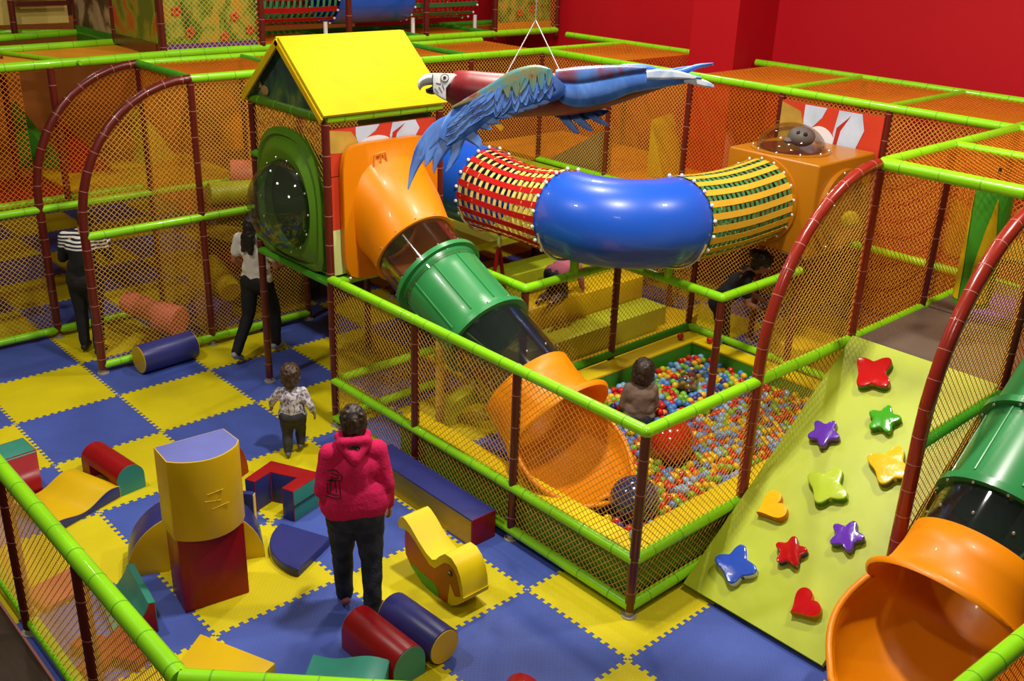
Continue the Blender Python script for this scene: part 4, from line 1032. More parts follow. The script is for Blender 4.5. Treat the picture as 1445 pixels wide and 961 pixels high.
def feather(pts, m, name='feather', c=0.0, th=0.010, wid=1.0):
    """pts: (x, y, half width, depth) along the quill"""
    pts = [tuple(p) + (0,) * (4 - len(p)) for p in pts]; Z_ = [pts[0]] + pts + [pts[-1]]; fine = []
    for i in range(1, len(Z_) - 2):
        for k in range(4):
            t = k / 4; fine.append(tuple(0.5 * ((2 * Z_[i][q]) + (Z_[i + 1][q] - Z_[i - 1][q]) * t + (2 * Z_[i - 1][q] - 5 * Z_[i][q] + 4 * Z_[i + 1][q] - Z_[i + 2][q]) * t * t + (3 * Z_[i][q] - Z_[i - 1][q] - 3 * Z_[i + 1][q] + Z_[i + 2][q]) * t ** 3) for q in range(4)))
    pts = [p[:2] + (max(p[2], 0.6), p[3]) for p in fine + [pts[-1]]]
    L = [Q(p[0], p[1], c + p[3]) for p in pts]; n = len(L); mb = MB(); K = 12
    for i in range(n):
        d = (L[min(i + 1, n - 1)] - L[max(i - 1, 0)]).normalized(); s = d.cross(PC).normalized(); w = pts[i][2] / 258.6 * wid
        for k in range(K):
            a = 2 * PI * k / K; mb.v.append(tuple(L[i] + s * math.cos(a) * w + PC * (math.sin(a) * th + 0.004 * math.cos(a * 2))))
    for i in range(n - 1):
        for k in range(K):
            k2 = (k + 1) % K; mb.f.append([i * K + k, i * K + k2, (i + 1) * K + k2, (i + 1) * K + k]); mb.m.append(0)
    mb.f.append(list(range(K))[::-1]); mb.f.append([(n - 1) * K + k for k in range(K)]); mb.m += [0, 0]
    return mb.build(name, m, par, smooth=60)
# near wing: arm sheets then finger feathers
feather([(742, 128, 20), (715, 138, 26), (680, 150, 24), (650, 162, 22), (622, 180, 24), (600, 200, 20), (588, 216, 12)], M['p_blue'], 'wing', c=0.17, th=0.026, wid=1.0)
feather([(742, 118, 4), (720, 118, 11), (690, 128, 14), (660, 142, 10), (630, 155, 6), (600, 168, 2)], M['p_green'], 'wing_covert', c=0.185, th=0.018)
feather([(752, 128, 14), (742, 138, 20), (728, 146, 17)], M['p_blue'], 'wing_covert', c=0.17, th=0.02)
for pts in ([(604, 186, 12), (580, 200, 14), (558, 224, 11), (546, 248, 7), (540, 266, 4), (535, 285, 1)],
            [(606, 192, 13), (592, 212, 12), (580, 232, 9), (574, 250, 4), (572, 262, 1)],
            [(604, 190, 10), (582, 206, 11), (568, 226, 9), (564, 240, 6), (560, 252, 1)],
            [(616, 192, 12), (606, 214, 10), (602, 234, 7), (596, 248, 4), (589, 260, 1)],
            [(612, 194, 12), (624, 206, 10), (634, 216, 7), (641, 228, 1)],
            [(640, 180, 10), (655, 186, 7), (668, 190, 1)], [(632, 184, 9), (646, 194, 6), (655, 199, 1)],
            [(654, 172, 10), (670, 178, 7), (684, 181, 1)], [(672, 166, 10), (688, 171, 7), (702, 172, 1)],
            [(692, 162, 9), (708, 166, 6), (722, 166, 1)], [(712, 156, 9), (726, 160, 6), (738, 160, 1)],
            [(600, 190, 10), (578, 206, 10), (562, 224, 7), (552, 243, 1)]):
    feather([(p[0], p[1], p[2], 0.004 * i) for i, p in enumerate(pts)], M['p_blue'], 'feather', c=0.168, th=0.011)
# rows of small covert feathers lying over the arm of the wing
rg = random.Random(5)
arm = [(738, 130), (715, 138), (690, 146), (665, 155), (640, 166), (618, 180), (602, 196)]
for r_i, (oy, hw_) in enumerate(((-8, 5.0), (2, 6.0), (12, 6.0))):
    for i in range(13):
        t_ = i / 12 * (len(arm) - 1.001); k = int(t_); q = t_ - k
        x_ = arm[k][0] + (arm[k + 1][0] - arm[k][0]) * q; y_ = arm[k][1] + (arm[k + 1][1] - arm[k][1]) * q + oy
        dx_, dy_ = (-9 + rg.uniform(-3, 3), 9 + rg.uniform(-2, 3)) if t_ > 3 else (-2 + rg.uniform(-4, 4), 11 + rg.uniform(-2, 3))
        feather([(x_ - dx_ * 0.6, y_ - dy_ * 0.6, hw_ * 0.7), (x_, y_, hw_), (x_ + dx_ * 0.8, y_ + dy_ * 0.8, hw_ * 0.7), (x_ + dx_ * 1.3, y_ + dy_ * 1.3, 0.8)], M['p_green'] if (r_i == 0 and i < 6) else M['p_blue'], 'covert_feather', c=0.202 - 0.004 * r_i, th=0.006)
# tail and far wing
feather([(742, 132, 13), (775, 140, 22), (815, 135, 22), (855, 125, 18), (900, 122, 13), (940, 121, 7), (960, 122, 2)], M['p_blue'], 'tail', c=0.09, th=0.035)
feather([(748, 118, 10), (780, 118, 14), (815, 114, 12), (850, 110, 8), (880, 108, 3)], M['p_mauve'], 'tail_covert', c=0.10, th=0.03)
feather([(820, 112, 6), (850, 108, 9), (880, 109, 9), (905, 113, 6), (930, 112, 5), (955, 103, 3.5), (978, 99, 1)], M['p_blue'], 'tail_feather', c=0.08, th=0.02)
feather([(880, 118, 6), (900, 117, 8), (925, 118, 6), (945, 121, 3), (952, 122, 1)], M['p_light'], 'tail_feather', c=0.12, th=0.012)
feather([(935, 124, 4), (950, 126, 5.5), (965, 130, 5), (978, 134, 2)], M['p_light'], 'tail_feather', c=0.11, th=0.012)
feather([(900, 112, 4), (930, 107, 5), (955, 102, 3), (980, 98, 1)], M['p_blue'], 'tail_feather', c=0.05, th=0.010)
feather([(750, 160, 6), (785, 163, 8), (815, 160, 6), (830, 157, 2)], mat('dark_blue_plumage', (0.02, 0.06, 0.22), 0.6), 'far_wing', c=-0.10, th=0.02)
for pts in ([(758, 163, 6), (768, 174, 6), (780, 188, 4), (786, 191, 1)], [(775, 162, 6), (788, 174, 6), (800, 184, 4), (806, 188, 1)], [(795, 158, 6), (810, 169, 5), (824, 177, 3), (831, 179, 1)], [(806, 154, 5), (815, 160, 3), (820, 163, 1)]):
    feather(pts, M['p_blue'], 'feather', c=-0.08, th=0.010)
# face
fc = MB(); fc.prism([((x - 760) / 258.6, -(y - 150) / 258.6) for x, y in [(569, 111), (600, 112), (605, 115), (598, 124), (592, 129), (588, 134), (588, 151), (580, 147), (570, 140), (568, 126)]], PC * 0.06, PA, PB, PC * 0.028)
fc.build('white_face', M['white'], par, bevel=0.006)
feather([(572, 117, 8), (562, 117, 8), (553, 121, 6), (549, 126, 3.5), (548, 130, 1.5)], M['white'], 'upper_beak', c=0.03, th=0.05)
feather([(574, 131, 7), (566, 134, 5), (558, 134, 2)], M['black'], 'lower_beak', c=0.03, th=0.04)
MB().tube([Q(569, 113, 0.085), Q(568.5, 122, 0.092), Q(569, 131, 0.085)], 0.003, 6).build('beak_seam', M['black'], par)
ec = Q(586.5, 119, 0.088)
MB().tube([ec, ec + PC * 0.003], 0.024, 20).build('eye_ring', M['black'], par)
MB().tube([ec, ec + PC * 0.005], 0.020, 20).build('eye_white', M['white'], par); MB().tube([ec, ec + PC * 0.007], 0.009, 16).build('pupil', M['black'], par)
st = MB()
for a_, b_ in (((572, 134), (577, 141)), ((578, 132), (583, 140)), ((583, 129), (586, 136)), ((574, 126), (581, 128))): st.tube([Q(*a_, 0.089), Q(*b_, 0.089)], 0.0018, 5)
st.build('face_lines', M['black'], par)
for o_ in kids(par): pass
# the bird's parts are already modelled relative to its empty
wire = thing('hanging_wire', 'thin white wires carrying the parrot down from the ceiling', 'wire', PO + Q(720, 28))
w0 = Q(720, 28)
wm = M['white']
MB().tube([Q(757, 106) - w0, V3((0, 0, 0))], 0.003, 6).build('wire', wm, wire); MB().tube([Q(676, 108) - w0, V3((0, 0, 0))], 0.003, 6).build('wire', wm, wire)
MB().tube([V3((0, 0, 0)), V3((0, 0, 7.6 - (PO + w0).z))], 0.003, 6).build('wire', wm, wire)
# ------------------------------------------------------------------ foam play shapes on the mats
def T(name, label, cat, x, y, z=0, rz=0, group=None): return thing(name, label, cat, (x, y, z), math.radians(rz), group)
def cyl(name, label, a, b, r, m1, m2, cat='foam roller', z=None):
    a = V3((*a, 0)); b = V3((*b, 0)); d = b - a; t = thing(name, label, cat, (a.x, a.y, 0), math.atan2(d.y, d.x)); L = d.length
    MB().tube([(0, 0, r), (L, 0, r)], r, 36, True).build('cover', m1, t, bevel=0.008)
    for x_, s_ in ((-0.003, 0), (L + 0.003, 1)):
        MB().tube([(x_ - 0.004, 0, r), (x_ + 0.004, 0, r)], r - 0.008, 36, True).build('end_cap', m2, t)
    return t
def polycap(n0, n1, r, base=0.0):
    return arcpts(0, base, r, 0, PI, 20)
# stack: red block, yellow curved block on top, arch behind
t = T('foam_block', 'tall dark red foam block under the yellow curved block', 'foam block', -0.05, -3.65, 0, -9)
MB().box((0, 0, 0), (0.47, 0.30, 0.60)).build('cover', M['red'], t, bevel=0.012)
t = T('foam_block', 'yellow curved foam block with periwinkle top, on top of the red block', 'foam block', -0.06, -3.63, 0.602, -5)
prof = [(0.0, 0.0)] + [(0.0 + 0.52 * q / 12, -0.13 * math.sin(PI * q / 12) ** 0.8 - 0.0) for q in range(1, 12)] + [(0.52, 0.02), (0.50, 0.24), (0.0, 0.24)]
MB().prism(prof, (0, 0, 0), (1, 0, 0), (0, 1, 0), (0, 0, 0.62), 0, side=0, capmi=1).build('cover', [M['yellow'], M['blue_l']], t, bevel=0.008)
cr = MB()
cr.tube([(0.21, -0.129, 0.36), (0.32, -0.130, 0.37), (0.23, -0.130, 0.24), (0.36, -0.124, 0.25)], 0.0035, 6)
cr.tube([(0.19, -0.127, 0.31), (0.30, -0.130, 0.29)], 0.0035, 6)
cr.build('cover_crease', M['yellow'], t)
t = T('foam_arch', 'yellow foam arch with navy band standing behind the red block', 'foam arch', 0.27, -3.20, 0, -24)
n = 22; ro, ri = 0.50, 0.20
prof = arcpts(0, 0, ro, 0, PI, n) + arcpts(0, 0, ri, PI, 0, n)
side = [1] * n + [0] + [1] * n + [0]
MB().prism(prof, (0, 0, 0), (1, 0, 0), (0, 0, 1), (0, 0.30, 0), 0, side=side).build('cover', [M['yellow'], M['blue']], t, bevel=0.006)
t = T('foam_block', 'red rounded foam block standing behind the yellow curved block', 'foam block', 0.88, -2.36, 0, 25)
prof = [(0, 0), (0.42, 0)] + [(0.42 * math.cos(a), 0.47 * math.sin(a)) for a in [PI / 2 * k / 12 for k in range(1, 13)]]
MB().prism(prof, (0, 0, 0), (1, 0, 0), (0, 0, 1), (0, 0.2, 0), 0).build('cover', M['red'], t, bevel=0.008)
t = T('foam_slab', 'thin blue foam panel with cream edge beside the arch', 'foam panel', 0.83, -2.86, 0, -50)
MB().box((0, 0, 0), (0.10, 0.05, 0.27), 0).build('cover', M['blue'], t, bevel=0.008); MB().box((0.097, 0.004, 0.01), (0.104, 0.046, 0.26)).build('edge_strip', M['strap_y'], t)
t = T('foam_mat', 'navy quarter circle foam pad lying flat on the yellow mat', 'foam pad', 1.20, -3.59, 0, 0)
prof = [(0, 0)] + arcpts(0, 0, 0.47, math.radians(114), math.radians(206), 16)
MB().prism(prof, (0, 0, 0), (1, 0, 0), (0, 1, 0), (0, 0, 0.075)).build('cover', M['blue'], t, bevel=0.018, bseg=3)
t = T('foam_bracket', 'C-shaped foam block with red top, navy inside and teal side', 'foam block', 0.92, -2.75, 0, 0)
pw = [(0.92, -2.75), (0.96, -2.84), (1.15, -2.78), (1.27, -3.00), (1.10, -3.04), (1.13, -3.16), (1.46, -3.09), (1.24, -2.62)]
pw = [(0.95, -2.71), (0.99, -2.80), (1.17, -2.74), (1.29, -2.96), (1.11, -3.02), (1.15, -3.13), (1.49, -3.03), (1.27, -2.58)]
MB().prism([(p[0] - 0.92, p[1] + 2.75) for p in pw], (0, 0, 0), (1, 0, 0), (0, 1, 0), (0, 0, 0.29), 0, side=[1, 1, 1, 1, 1, 2, 2, 2], capmi=0).build('cover', [M['red'], M['blue'], M['teal']], t, bevel=0.006)
s_ = V3((0.57, -0.28, 0)) - V3((0.23, -0.38, 0)); nn_ = s_.cross(V3((0, 0, 1))).normalized()
MB().tube([V3((0.23, -0.38, 0.145)) + nn_ * 0.002, V3((0.57, -0.28, 0.145)) + nn_ * 0.002], 0.008, 6).build('seam', M['black'], t)
t = T('foam_tunnel', 'red half-round foam tunnel with teal end and dark side opening', 'foam tunnel', 0.34, -1.86, 0, 97)
hw = 0.125
prof = [(-hw, 0), (hw, 0)] + [(hw * math.cos(a), 0.13 + hw * math.sin(a)) for a in [PI * k / 16 for k in range(17)]]
m_ = MB()
# local x runs back along the tunnel, y across
m_.prism(prof, (0, 0, 0), (0, -1, 0), (0, 0, 1), (0.13, 0, 0), 0); m_.prism(prof, (0.46, 0, 0), (0, -1, 0), (0, 0, 1), (0.13, 0, 0), 0)
prof2 = [(-hw, 0.13), (hw, 0.13)] + [(hw * math.cos(a), 0.13 + hw * math.sin(a)) for a in [PI * k / 16 for k in range(17)]][1:-1]
m_.prism(prof2, (0.129, 0, 0), (0, -1, 0), (0, 0, 1), (0.332, 0, 0), 0)
m_.build('cover', M['red'], t, bevel=0.0)
MB().prism(prof, (-0.004, 0, 0), (0, -1, 0), (0, 0, 1), (0.008, 0, 0)).build('end_cap', M['teal'], t)
t = T('foam_block', 'dark red foam block with teal top at the left edge by the railing', 'foam block', -0.72, -1.46, 0, 3)
MB().box((0, 0, 0), (0.48, 0.28, 0.41), 0).box((0.0, 0.0, 0.41), (0.48, 0.28, 0.43), 1).build('cover', [M['red'], M['teal']], t, bevel=0.006)
t = T('foam_wave', 'yellow wavy foam pad with navy sides behind the railing', 'foam pad', 0.235, -1.88, 0, 199)
# profile along local x: double hump
pts = [(0, 0)] + [(0.62 * q / 24, 0.055 + 0.075 * (math.sin(2 * PI * q / 24 * 1.15 + 0.4) * 0.5 + 0.5) * (1 - 0.35 * q / 24)) for q in range(25)] + [(0.62, 0)]
MB().prism(pts, (0, 0, 0), (1, 0, 0), (0, 0, 1), (0, -0.56, 0), 1, side=[0] * (len(pts) - 1) + [0], capmi=1).build('cover', [M['yellow'], M['blue']], t, bevel=0.006)
t = T('foam_wedge', 'concave teal foam wedge with red end beside the railing', 'foam wedge', -0.20, -3.20, 0, -98)
prof = [(0, 0), (0, 0.25), (0.05, 0.26)] + [(0.05 + 0.22 * q / 10, 0.26 - 0.21 * math.sin(PI / 2 * q / 10) ** 0.75) for q in range(1, 11)] + [(0.27, 0)]
MB().prism(prof, (0, 0, 0), (0, -1, 0), (0, 0, 1), (0.52, 0, 0), 0, side=0, capmi=1).build('cover', [M['teal'], M['red']], t, bevel=0.008)
t = T('foam_wedge', 'low yellow foam wedge near the bottom left railing corner', 'foam wedge', 0.12, -4.60, 0, 0)
MB().prism([(0, 0), (-0.235, 0.58), (-0.45, 0.42), (-0.62, 0.18), (-0.58, -0.2)], (0, 0, 0), (1, 0, 0), (0, 1, 0), (0, 0, 0.09)).build('cover', M['yellow'], t, bevel=0.008)
t = T('foam_wave', 'teal wavy foam block at the bottom edge beside the red half-round block', 'foam block', 0.63, -5.16, 0, 133)
pts = [(0, 0)] + [(0.50 * q / 18, 0.20 + 0.022 * math.sin(2 * PI * q / 18)) for q in range(19)] + [(0.5, 0)]
MB().prism(pts, (0, 0, 0), (1, 0, 0), (0, 0, 1), (0, 0.28, 0)).build('cover', M['teal'], t, bevel=0.006)
t = T('foam_tunnel', 'red half-round foam block with teal end beside the navy roller', 'foam block', 0.72, -4.66, 0, -88)
prof = [(-0.135, 0), (0.135, 0)] + [(0.135 * math.cos(a), 0.13 + 0.145 * math.sin(a)) for a in [PI * k / 18 for k in range(19)]]
MB().prism(prof, (0, 0, 0), (0, 1, 0), (0, 0, 1), (0.56, 0, 0), 0).build('cover', M['red'], t, bevel=0.006)
MB().prism([(p[0] * 0.97, p[1] * 0.97 + 0.003) for p in prof], (0.556, 0, 0), (0, 1, 0), (0, 0, 1), (0.008, 0, 0)).build('end_cap', M['teal'], t)
cyl('foam_roller', 'navy foam roller with yellow ends lying before the rocking horse', (1.00, -4.68), (1.03, -5.22), 0.13, M['blue'], M['yellow'])
cyl('foam_roller', 'blue foam roller with yellow ends leaning against the arched frame', (1.40, 0.38), (2.02, 0.42), 0.155, M['blue'], M['yellow'])
t = T('foam_tunnel', 'red foam block just showing at the bottom edge', 'foam block', 0.80, -6.00, 0, 20)
MB().prism([(p[0], p[1] * 0.9) for p in prof], (0, 0, 0), (0, 1, 0), (0, 0, 1), (0.4, 0, 0), 0).build('cover', M['red'], t, bevel=0.006)
t = T('foam_cross', 'red foam cross lying behind the left railing net', 'foam block', -0.62, -3.75, 0, 30)
m_ = MB(); m_.box((-0.26, -0.07, 0), (0.26, 0.07, 0.08)); m_.box((-0.07, -0.26, 0.001), (0.07, 0.26, 0.081)); m_.build('cover', M['red'], t)
t = T('foam_pad', 'small brown foam pad by the left railing', 'foam pad', -0.62, -2.85, 0, 12)
MB().box((-0.2, -0.15, 0), (0.2, 0.15, 0.05)).build('cover', M['pink'], t, bevel=0.01)
# bench beam along the pit fence
t = T('foam_bench', 'long foam beam with navy top, yellow side and red end along the pit fence', 'foam bench', 2.03, -4.32, 0, 0)
MB().box((0, 0, 0), (0.25, 1.40, 0.235), 1).box((0.0, 0.0, 0.235), (0.25, 1.40, 0.25), 0).build('cover', [M['blue'], M['yellow']], t, bevel=0.006)
MB().box((0.002, -0.005, 0.003), (0.248, 0.003, 0.247)).build('end_cap', M['red'], t)
MB().box((0.0, 1.398, 0.003), (0.248, 1.404, 0.247)).build('end_cap', M['red'], t)

# rocking horse: profile cut from foam with a padded yellow mane and seat
t = T('rocking_horse', 'yellow and orange foam rocking horse with green patch on its side', 'rocking horse', 1.43, -4.20, 0, 0)
HD = V3((0.235, 0, 0)); HF = V3((0, -1, 0)); HZ = V3((0, 0, 1))
def smoothp(P, n=3):
    """rounded outline through the given points"""
    out = []; N_ = len(P)
    for i in range(N_):
        p0, p1, p2, p3 = P[i - 1], P[i], P[(i + 1) % N_], P[(i + 2) % N_]
        for k in range(n):
            t_ = k / n; out.append(tuple(0.5 * (2 * p1[q] + (p2[q] - p0[q]) * t_ + (2 * p0[q] - 5 * p1[q] + 4 * p2[q] - p3[q]) * t_ ** 2 + (3 * p1[q] - p0[q] - 3 * p2[q] + p3[q]) * t_ ** 3) for q in (0, 1)))
    return out
belly = [(0.60, 0.022), (0.52, 0.004), (0.42, 0.0), (0.32, 0.012), (0.22, 0.045), (0.12, 0.10), (0.055, 0.17), (0.045, 0.27), (0.05, 0.38)]
backl = [(0.03, 0.485), (0.07, 0.475), (0.13, 0.44), (0.22, 0.37), (0.31, 0.315), (0.38, 0.295), (0.42, 0.315), (0.47, 0.375), (0.53, 0.425), (0.60, 0.425), (0.66, 0.385), (0.70, 0.32), (0.725, 0.24), (0.735, 0.16)]
MB().prism(belly + [(x, y - 0.03) for x, y in backl[1:]] + [(0.66, 0.06)], HD * 0.02, HF, HZ, HD * 0.96, 0).build('body', mat('orange_horse_foam', (0.36, 0.055, 0.005), 0.4, bump=0.06, bscale=8), t)
inner = [(0.71, 0.155), (0.695, 0.22), (0.665, 0.30), (0.63, 0.345), (0.575, 0.362), (0.52, 0.345), (0.47, 0.295), (0.41, 0.235), (0.35, 0.235), (0.27, 0.285), (0.18, 0.345), (0.10, 0.385), (0.04, 0.385), (-0.02, 0.365), (-0.035, 0.405), (-0.015, 0.455)]
MB().prism(backl + inner, (0, 0, 0), HF, HZ, HD, 0).build('mane_cushion', M['yellow_b'], t)
MB().prism([(0.56, 0.02), (0.57, 0.09), (0.585, 0.20), (0.64, 0.12), (0.70, 0.15), (0.745, 0.165), (0.74, 0.13), (0.66, 0.055), (0.60, 0.015)], HD * 0.005, HF, HZ, HD * 0.99, 0).build('muzzle', M['yellow_b'], t)
MB().prism([(0.11, 0.125), (0.20, 0.115), (0.34, 0.105), (0.44, 0.085), (0.46, 0.0), (0.42, -0.001), (0.32, 0.011), (0.22, 0.044), (0.12, 0.099)], HD * 0.012, HF, HZ, HD * 0.976, 0).build('green_patch', M['green'], t)
MB().tube([HF * 0.585 + HZ * 0.285 + HD * 0.02, HF * 0.585 + HZ * 0.285 + HD * 0.0], 0.022, 16).build('eye', M['black'], t)
MB().tube([HF * 0.58 + HZ * 0.295, HF * 0.58 + HZ * 0.295 - HD * 0.015], 0.008, 12).build('eye_glint', M['white'], t)

# obstacle rollers and pads behind the arched frame
def roller(label, a, b, r, m1, m2, cat='foam roller', name='foam_roller'):
    a = V3(a); b = V3(b); t = thing(name, label, cat, a); d = b - a
    MB().tube([(0, 0, 0), d], r, 28, True).build('cover', m1, t, bevel=0.008)
    e = d.normalized() * 0.004
    for p in (V3((0, 0, 0)), d): MB().tube([p - e, p + e], r - 0.006, 28, True).build('end_cap', m2, t)
    return t
roller('salmon foam roller hanging low behind the arch net', (1.75, 1.42, 0.42), (1.95, 0.92, 0.36), 0.13, M['pink'], M['pink'])
roller('larger salmon foam roller nearest the net behind the blue roller', (1.93, 0.98, 0.33), (2.05, 0.76, 0.30), 0.18, M['pink'], M['pink'])
roller('purple foam roller between the salmon and yellow pieces', (2.45, 1.15, 0.30), (2.60, 0.80, 0.24), 0.17, M['purple'], M['purple'])
roller('yellow foam roller behind the net under the red pad', (2.75, 1.35, 0.70), (2.72, 0.80, 0.50), 0.13, M['yellow_b'], M['yellow'])
wedge('foam_wedge', 'yellow pointed foam wedge next to the yellow roller', 2.45, 1.3, 0.45, 0.55, 0.25, 0.4, M['yellow_b'], M['yellow'], -0.9)
t = thing('foam_pad', 'sloping red foam pad behind the net left of the woman in white', 'foam pad', (2.9, 1.75, 0.72), -0.75)
MB().box((-0.1, -0.22, -0.06), (0.85, 0.22, 0.06)).build('cover', M['red'], t, bevel=0.015); t.rotation_euler = (0.3, 0.25, -0.75)
t = thing('foam_pad', 'sloping green foam pad behind the woman in white', 'foam pad', (3.55, 2.2, 1.05), -0.6)
MB().box((-0.2, -0.35, -0.05), (0.75, 0.35, 0.05)).build('cover', M['rail_dark'], t, bevel=0.015); t.rotation_euler = (0.3, 0.15, -0.5)
t = thing('foam_pad', 'low green ramp pad on the floor behind the arched frame', 'foam pad', (3.2, 1.3, 0.0), 0.2)
MB().prism([(0, 0), (1.2, 0), (1.2, 0.35)], (0, 0, 0), (1, 0, 0), (0, 0, 1), (0, 0.8, 0)).build('cover', M['olive_p'], t, bevel=0.01)
roller('lime foam roller on the middle deck behind the tower post', (2.66, 1.02, 1.63), (3.35, 0.86, 1.60), 0.13, M['lime'], M['lime'])
roller('salmon foam roller behind the lime one on the middle deck', (3.15, 1.45, 1.70), (3.7, 1.2, 1.66), 0.17, M['pink'], M['pink'])
for k, (x_, y_, z_, r_, l_, m1, lab) in enumerate(((1.55, 3.9, 1.5, -0.6, 0.8, 'green', 'green leaning foam panel on the middle deck at far left'), (1.95, 3.3, 1.5, -0.3, 0.6, 'red', 'red leaning foam panel beside the green one'), (2.9, 3.2, 1.5, 0.3, 0.7, 'lime', 'pale yellow leaning foam panel behind the arches'), (4.2, 3.3, 1.5, 0.4, 0.8, 'orange', 'orange leaning foam panel behind the tower'))):
    wedge('foam_wedge', lab, x_, y_, z_, 0.5, 0.25, l_, M[m1], M[m1], r_)
# added orange backing and stairs seen through the nets
t = thing('padded_stairs', 'yellow padded steps behind the rear net of the ball pit', 'steps', (X(1) + 0.5, Y(2) + 0.15, 0))
for k in range(4):
    MB().box((0.0, 0.38 * k, 0), (2.3, 0.38 * (k + 1) - 0.01, 0.26 * (k + 1))).build('step', M['yellow' if k % 2 == 0 else 'lime'], t, bevel=0.015)
t = thing('foam_block', 'round yellow foam seat behind the corner of the ball pit', 'foam block', (X(3) + 1.0, Y(1) + 0.35, 0))
MB().tube([(0, 0, 0), (0, 0, 0.42)], 0.42, 36).build('cover', M['yellow'], t, bevel=0.02)
t = thing('foam_block', 'yellow foam block behind the far pit corner', 'foam block', (X(3) + 0.2, Y(2) + 0.3, 0), 0.3)
MB().box((0, 0, 0), (0.7, 0.4, 0.3)).build('cover', M['yellow'], t, bevel=0.02)
pb = thing('net_backing', 'added orange panel standing in for layers of net far behind the arched frame', 'backing panel', (1.0, 7.4, 0))  # added panel, its orange stands in for many layers of net
MB().box((-2.0, 0, 0), (8.0, 0.1, 2.95)).build('cover', mat('rust_backing', (0.40, 0.12, 0.008), 0.6), pb)
t = thing('swing_harness', 'small red harness hanging from a steel hook under the tunnel', 'swing', (4.05, -2.32, 1.0))
MB().tube([(0, 0, 0.60), (0, 0, 0.72)], 0.022, 10).build('hook', M['chrome'], t)
MB().tube([(0, 0, 0.62), (-0.09, 0.0, 0.15), (-0.07, 0, -0.1)], 0.02, 8).build('strap', M['red'], t); MB().tube([(0, 0, 0.62), (0.09, 0.0, 0.15), (0.07, 0, -0.1)], 0.02, 8).build('strap', M['red'], t)
MB().ball((0, 0, 0.05), (0.10, 0.06, 0.12), 16, 10).build('seat', M['red'], t)

t = thing('rope_column', 'tan rope column with curved top inside the pit fence', 'rope column', (2.75, -3.02, 0))
rc = MB(); pts = [V3((0, 0, 0.02)), V3((0, 0, 1.15))] + [V3((0.10 * (1 - math.cos(a)), 0.0, 1.15 + 0.12 * math.sin(a))) for a in (0.4, 0.8, 1.2, 1.57)] + [V3((0.3, 0, 1.27))]
rc.tube(pts, 0.042, 14, True); rc.build('column', M['strap_y'], t)
for q, d_ in path_sample(pts, 0.06)[0]:
    pass
rr_ = MB(); k_ = 0
L_ = [p for p, d_ in path_sample(pts, 0.02)[0]]
rr_.tube([p + V3((math.cos(i * 0.9), math.sin(i * 0.9), 0)) * 0.046 for i, p in enumerate(L_) if p.z < 1.1], 0.008, 6); rr_.build('wound_rope', M['strap_o'], t)
t = thing('foam_arch', 'small lime foam arch on the mats inside the pit fence', 'foam arch', (3.45, -2.75, 0), -0.5)
MB().prism(arcpts(0, 0, 0.34, 0, PI, 18) + arcpts(0, 0, 0.22, PI, 0, 18), (0, 0, 0), (1, 0, 0), (0, 0, 1), (0, 0.2, 0)).build('cover', M['lime'], t, bevel=0.01)
# ------------------------------------------------------------------ people
def capsule(mb, a, b, ra, rb, n=4, sx=1.0, up=None, seg=14):
    a = V3(a); b = V3(b); d = (b - a)
    if d.length < 1e-6: d = V3((0, 0, 0.001))
    dn = d.normalized(); pts = []; rs = []
    for k in range(n): t = PI / 2 * (1 - k / n); pts.append(a - dn * ra * math.sin(t)); rs.append(max(ra * math.cos(t), ra * 0.05))
    pts.append(a); rs.append(ra); pts.append(b); rs.append(rb)
    for k in range(1, n + 1): t = PI / 2 * k / n; pts.append(b + dn * rb * math.sin(t)); rs.append(max(rb * math.cos(t), rb * 0.05))
    mb.tube(pts, rs, seg, True, sx=sx, up=up)
def organic(name, shapes, m, parent, voxel=0.012, sm=4, tex=0.0, scale=1.0):
    """one continuous surface from overlapping tapered shapes"""
    mb = MB()
    for s_ in shapes:
        if s_[0] == 'c': capsule(mb, s_[1], s_[2], s_[3], s_[4], sx=(s_[5] if len(s_) > 5 else 1.0), up=(s_[6] if len(s_) > 6 else None))
        else: mb.ball(s_[1], s_[2], 20, 14, rot=(s_[3] if len(s_) > 3 else None))
    o = mb.build(name, m, None, weld=True, smooth=0)
    r_ = o.modifiers.new('r', 'REMESH'); r_.mode = 'VOXEL'; r_.voxel_size = voxel; r_.use_smooth_shade = True
    if sm: s2 = o.modifiers.new('s', 'SMOOTH'); s2.iterations = sm; s2.factor = 0.5
    dg = bpy.context.evaluated_depsgraph_get(); dg.update()
    me = bpy.data.meshes.new_from_object(o.evaluated_get(dg)); o.modifiers.clear(); old = o.data; o.data = me; bpy.data.meshes.remove(old)
    if not me.materials: me.materials.append(m)
    me.polygons.foreach_set('use_smooth', [True] * len(me.polygons))
    if tex:
        for v in me.vertices: v.co += v.normal * tex * noise.noise(v.co * scale)
    o.parent = parent
    return o
def rx(a): return Matrix.Rotation(a, 3, 'X')
def rz3(a): return Matrix.Rotation(a, 3, 'Z')
skin = mat('skin', (0.50, 0.24, 0.15), 0.5, 0.3, var=0.05)
skin_d = mat('tan_skin', (0.36, 0.15, 0.09), 0.5, 0.3, var=0.05)
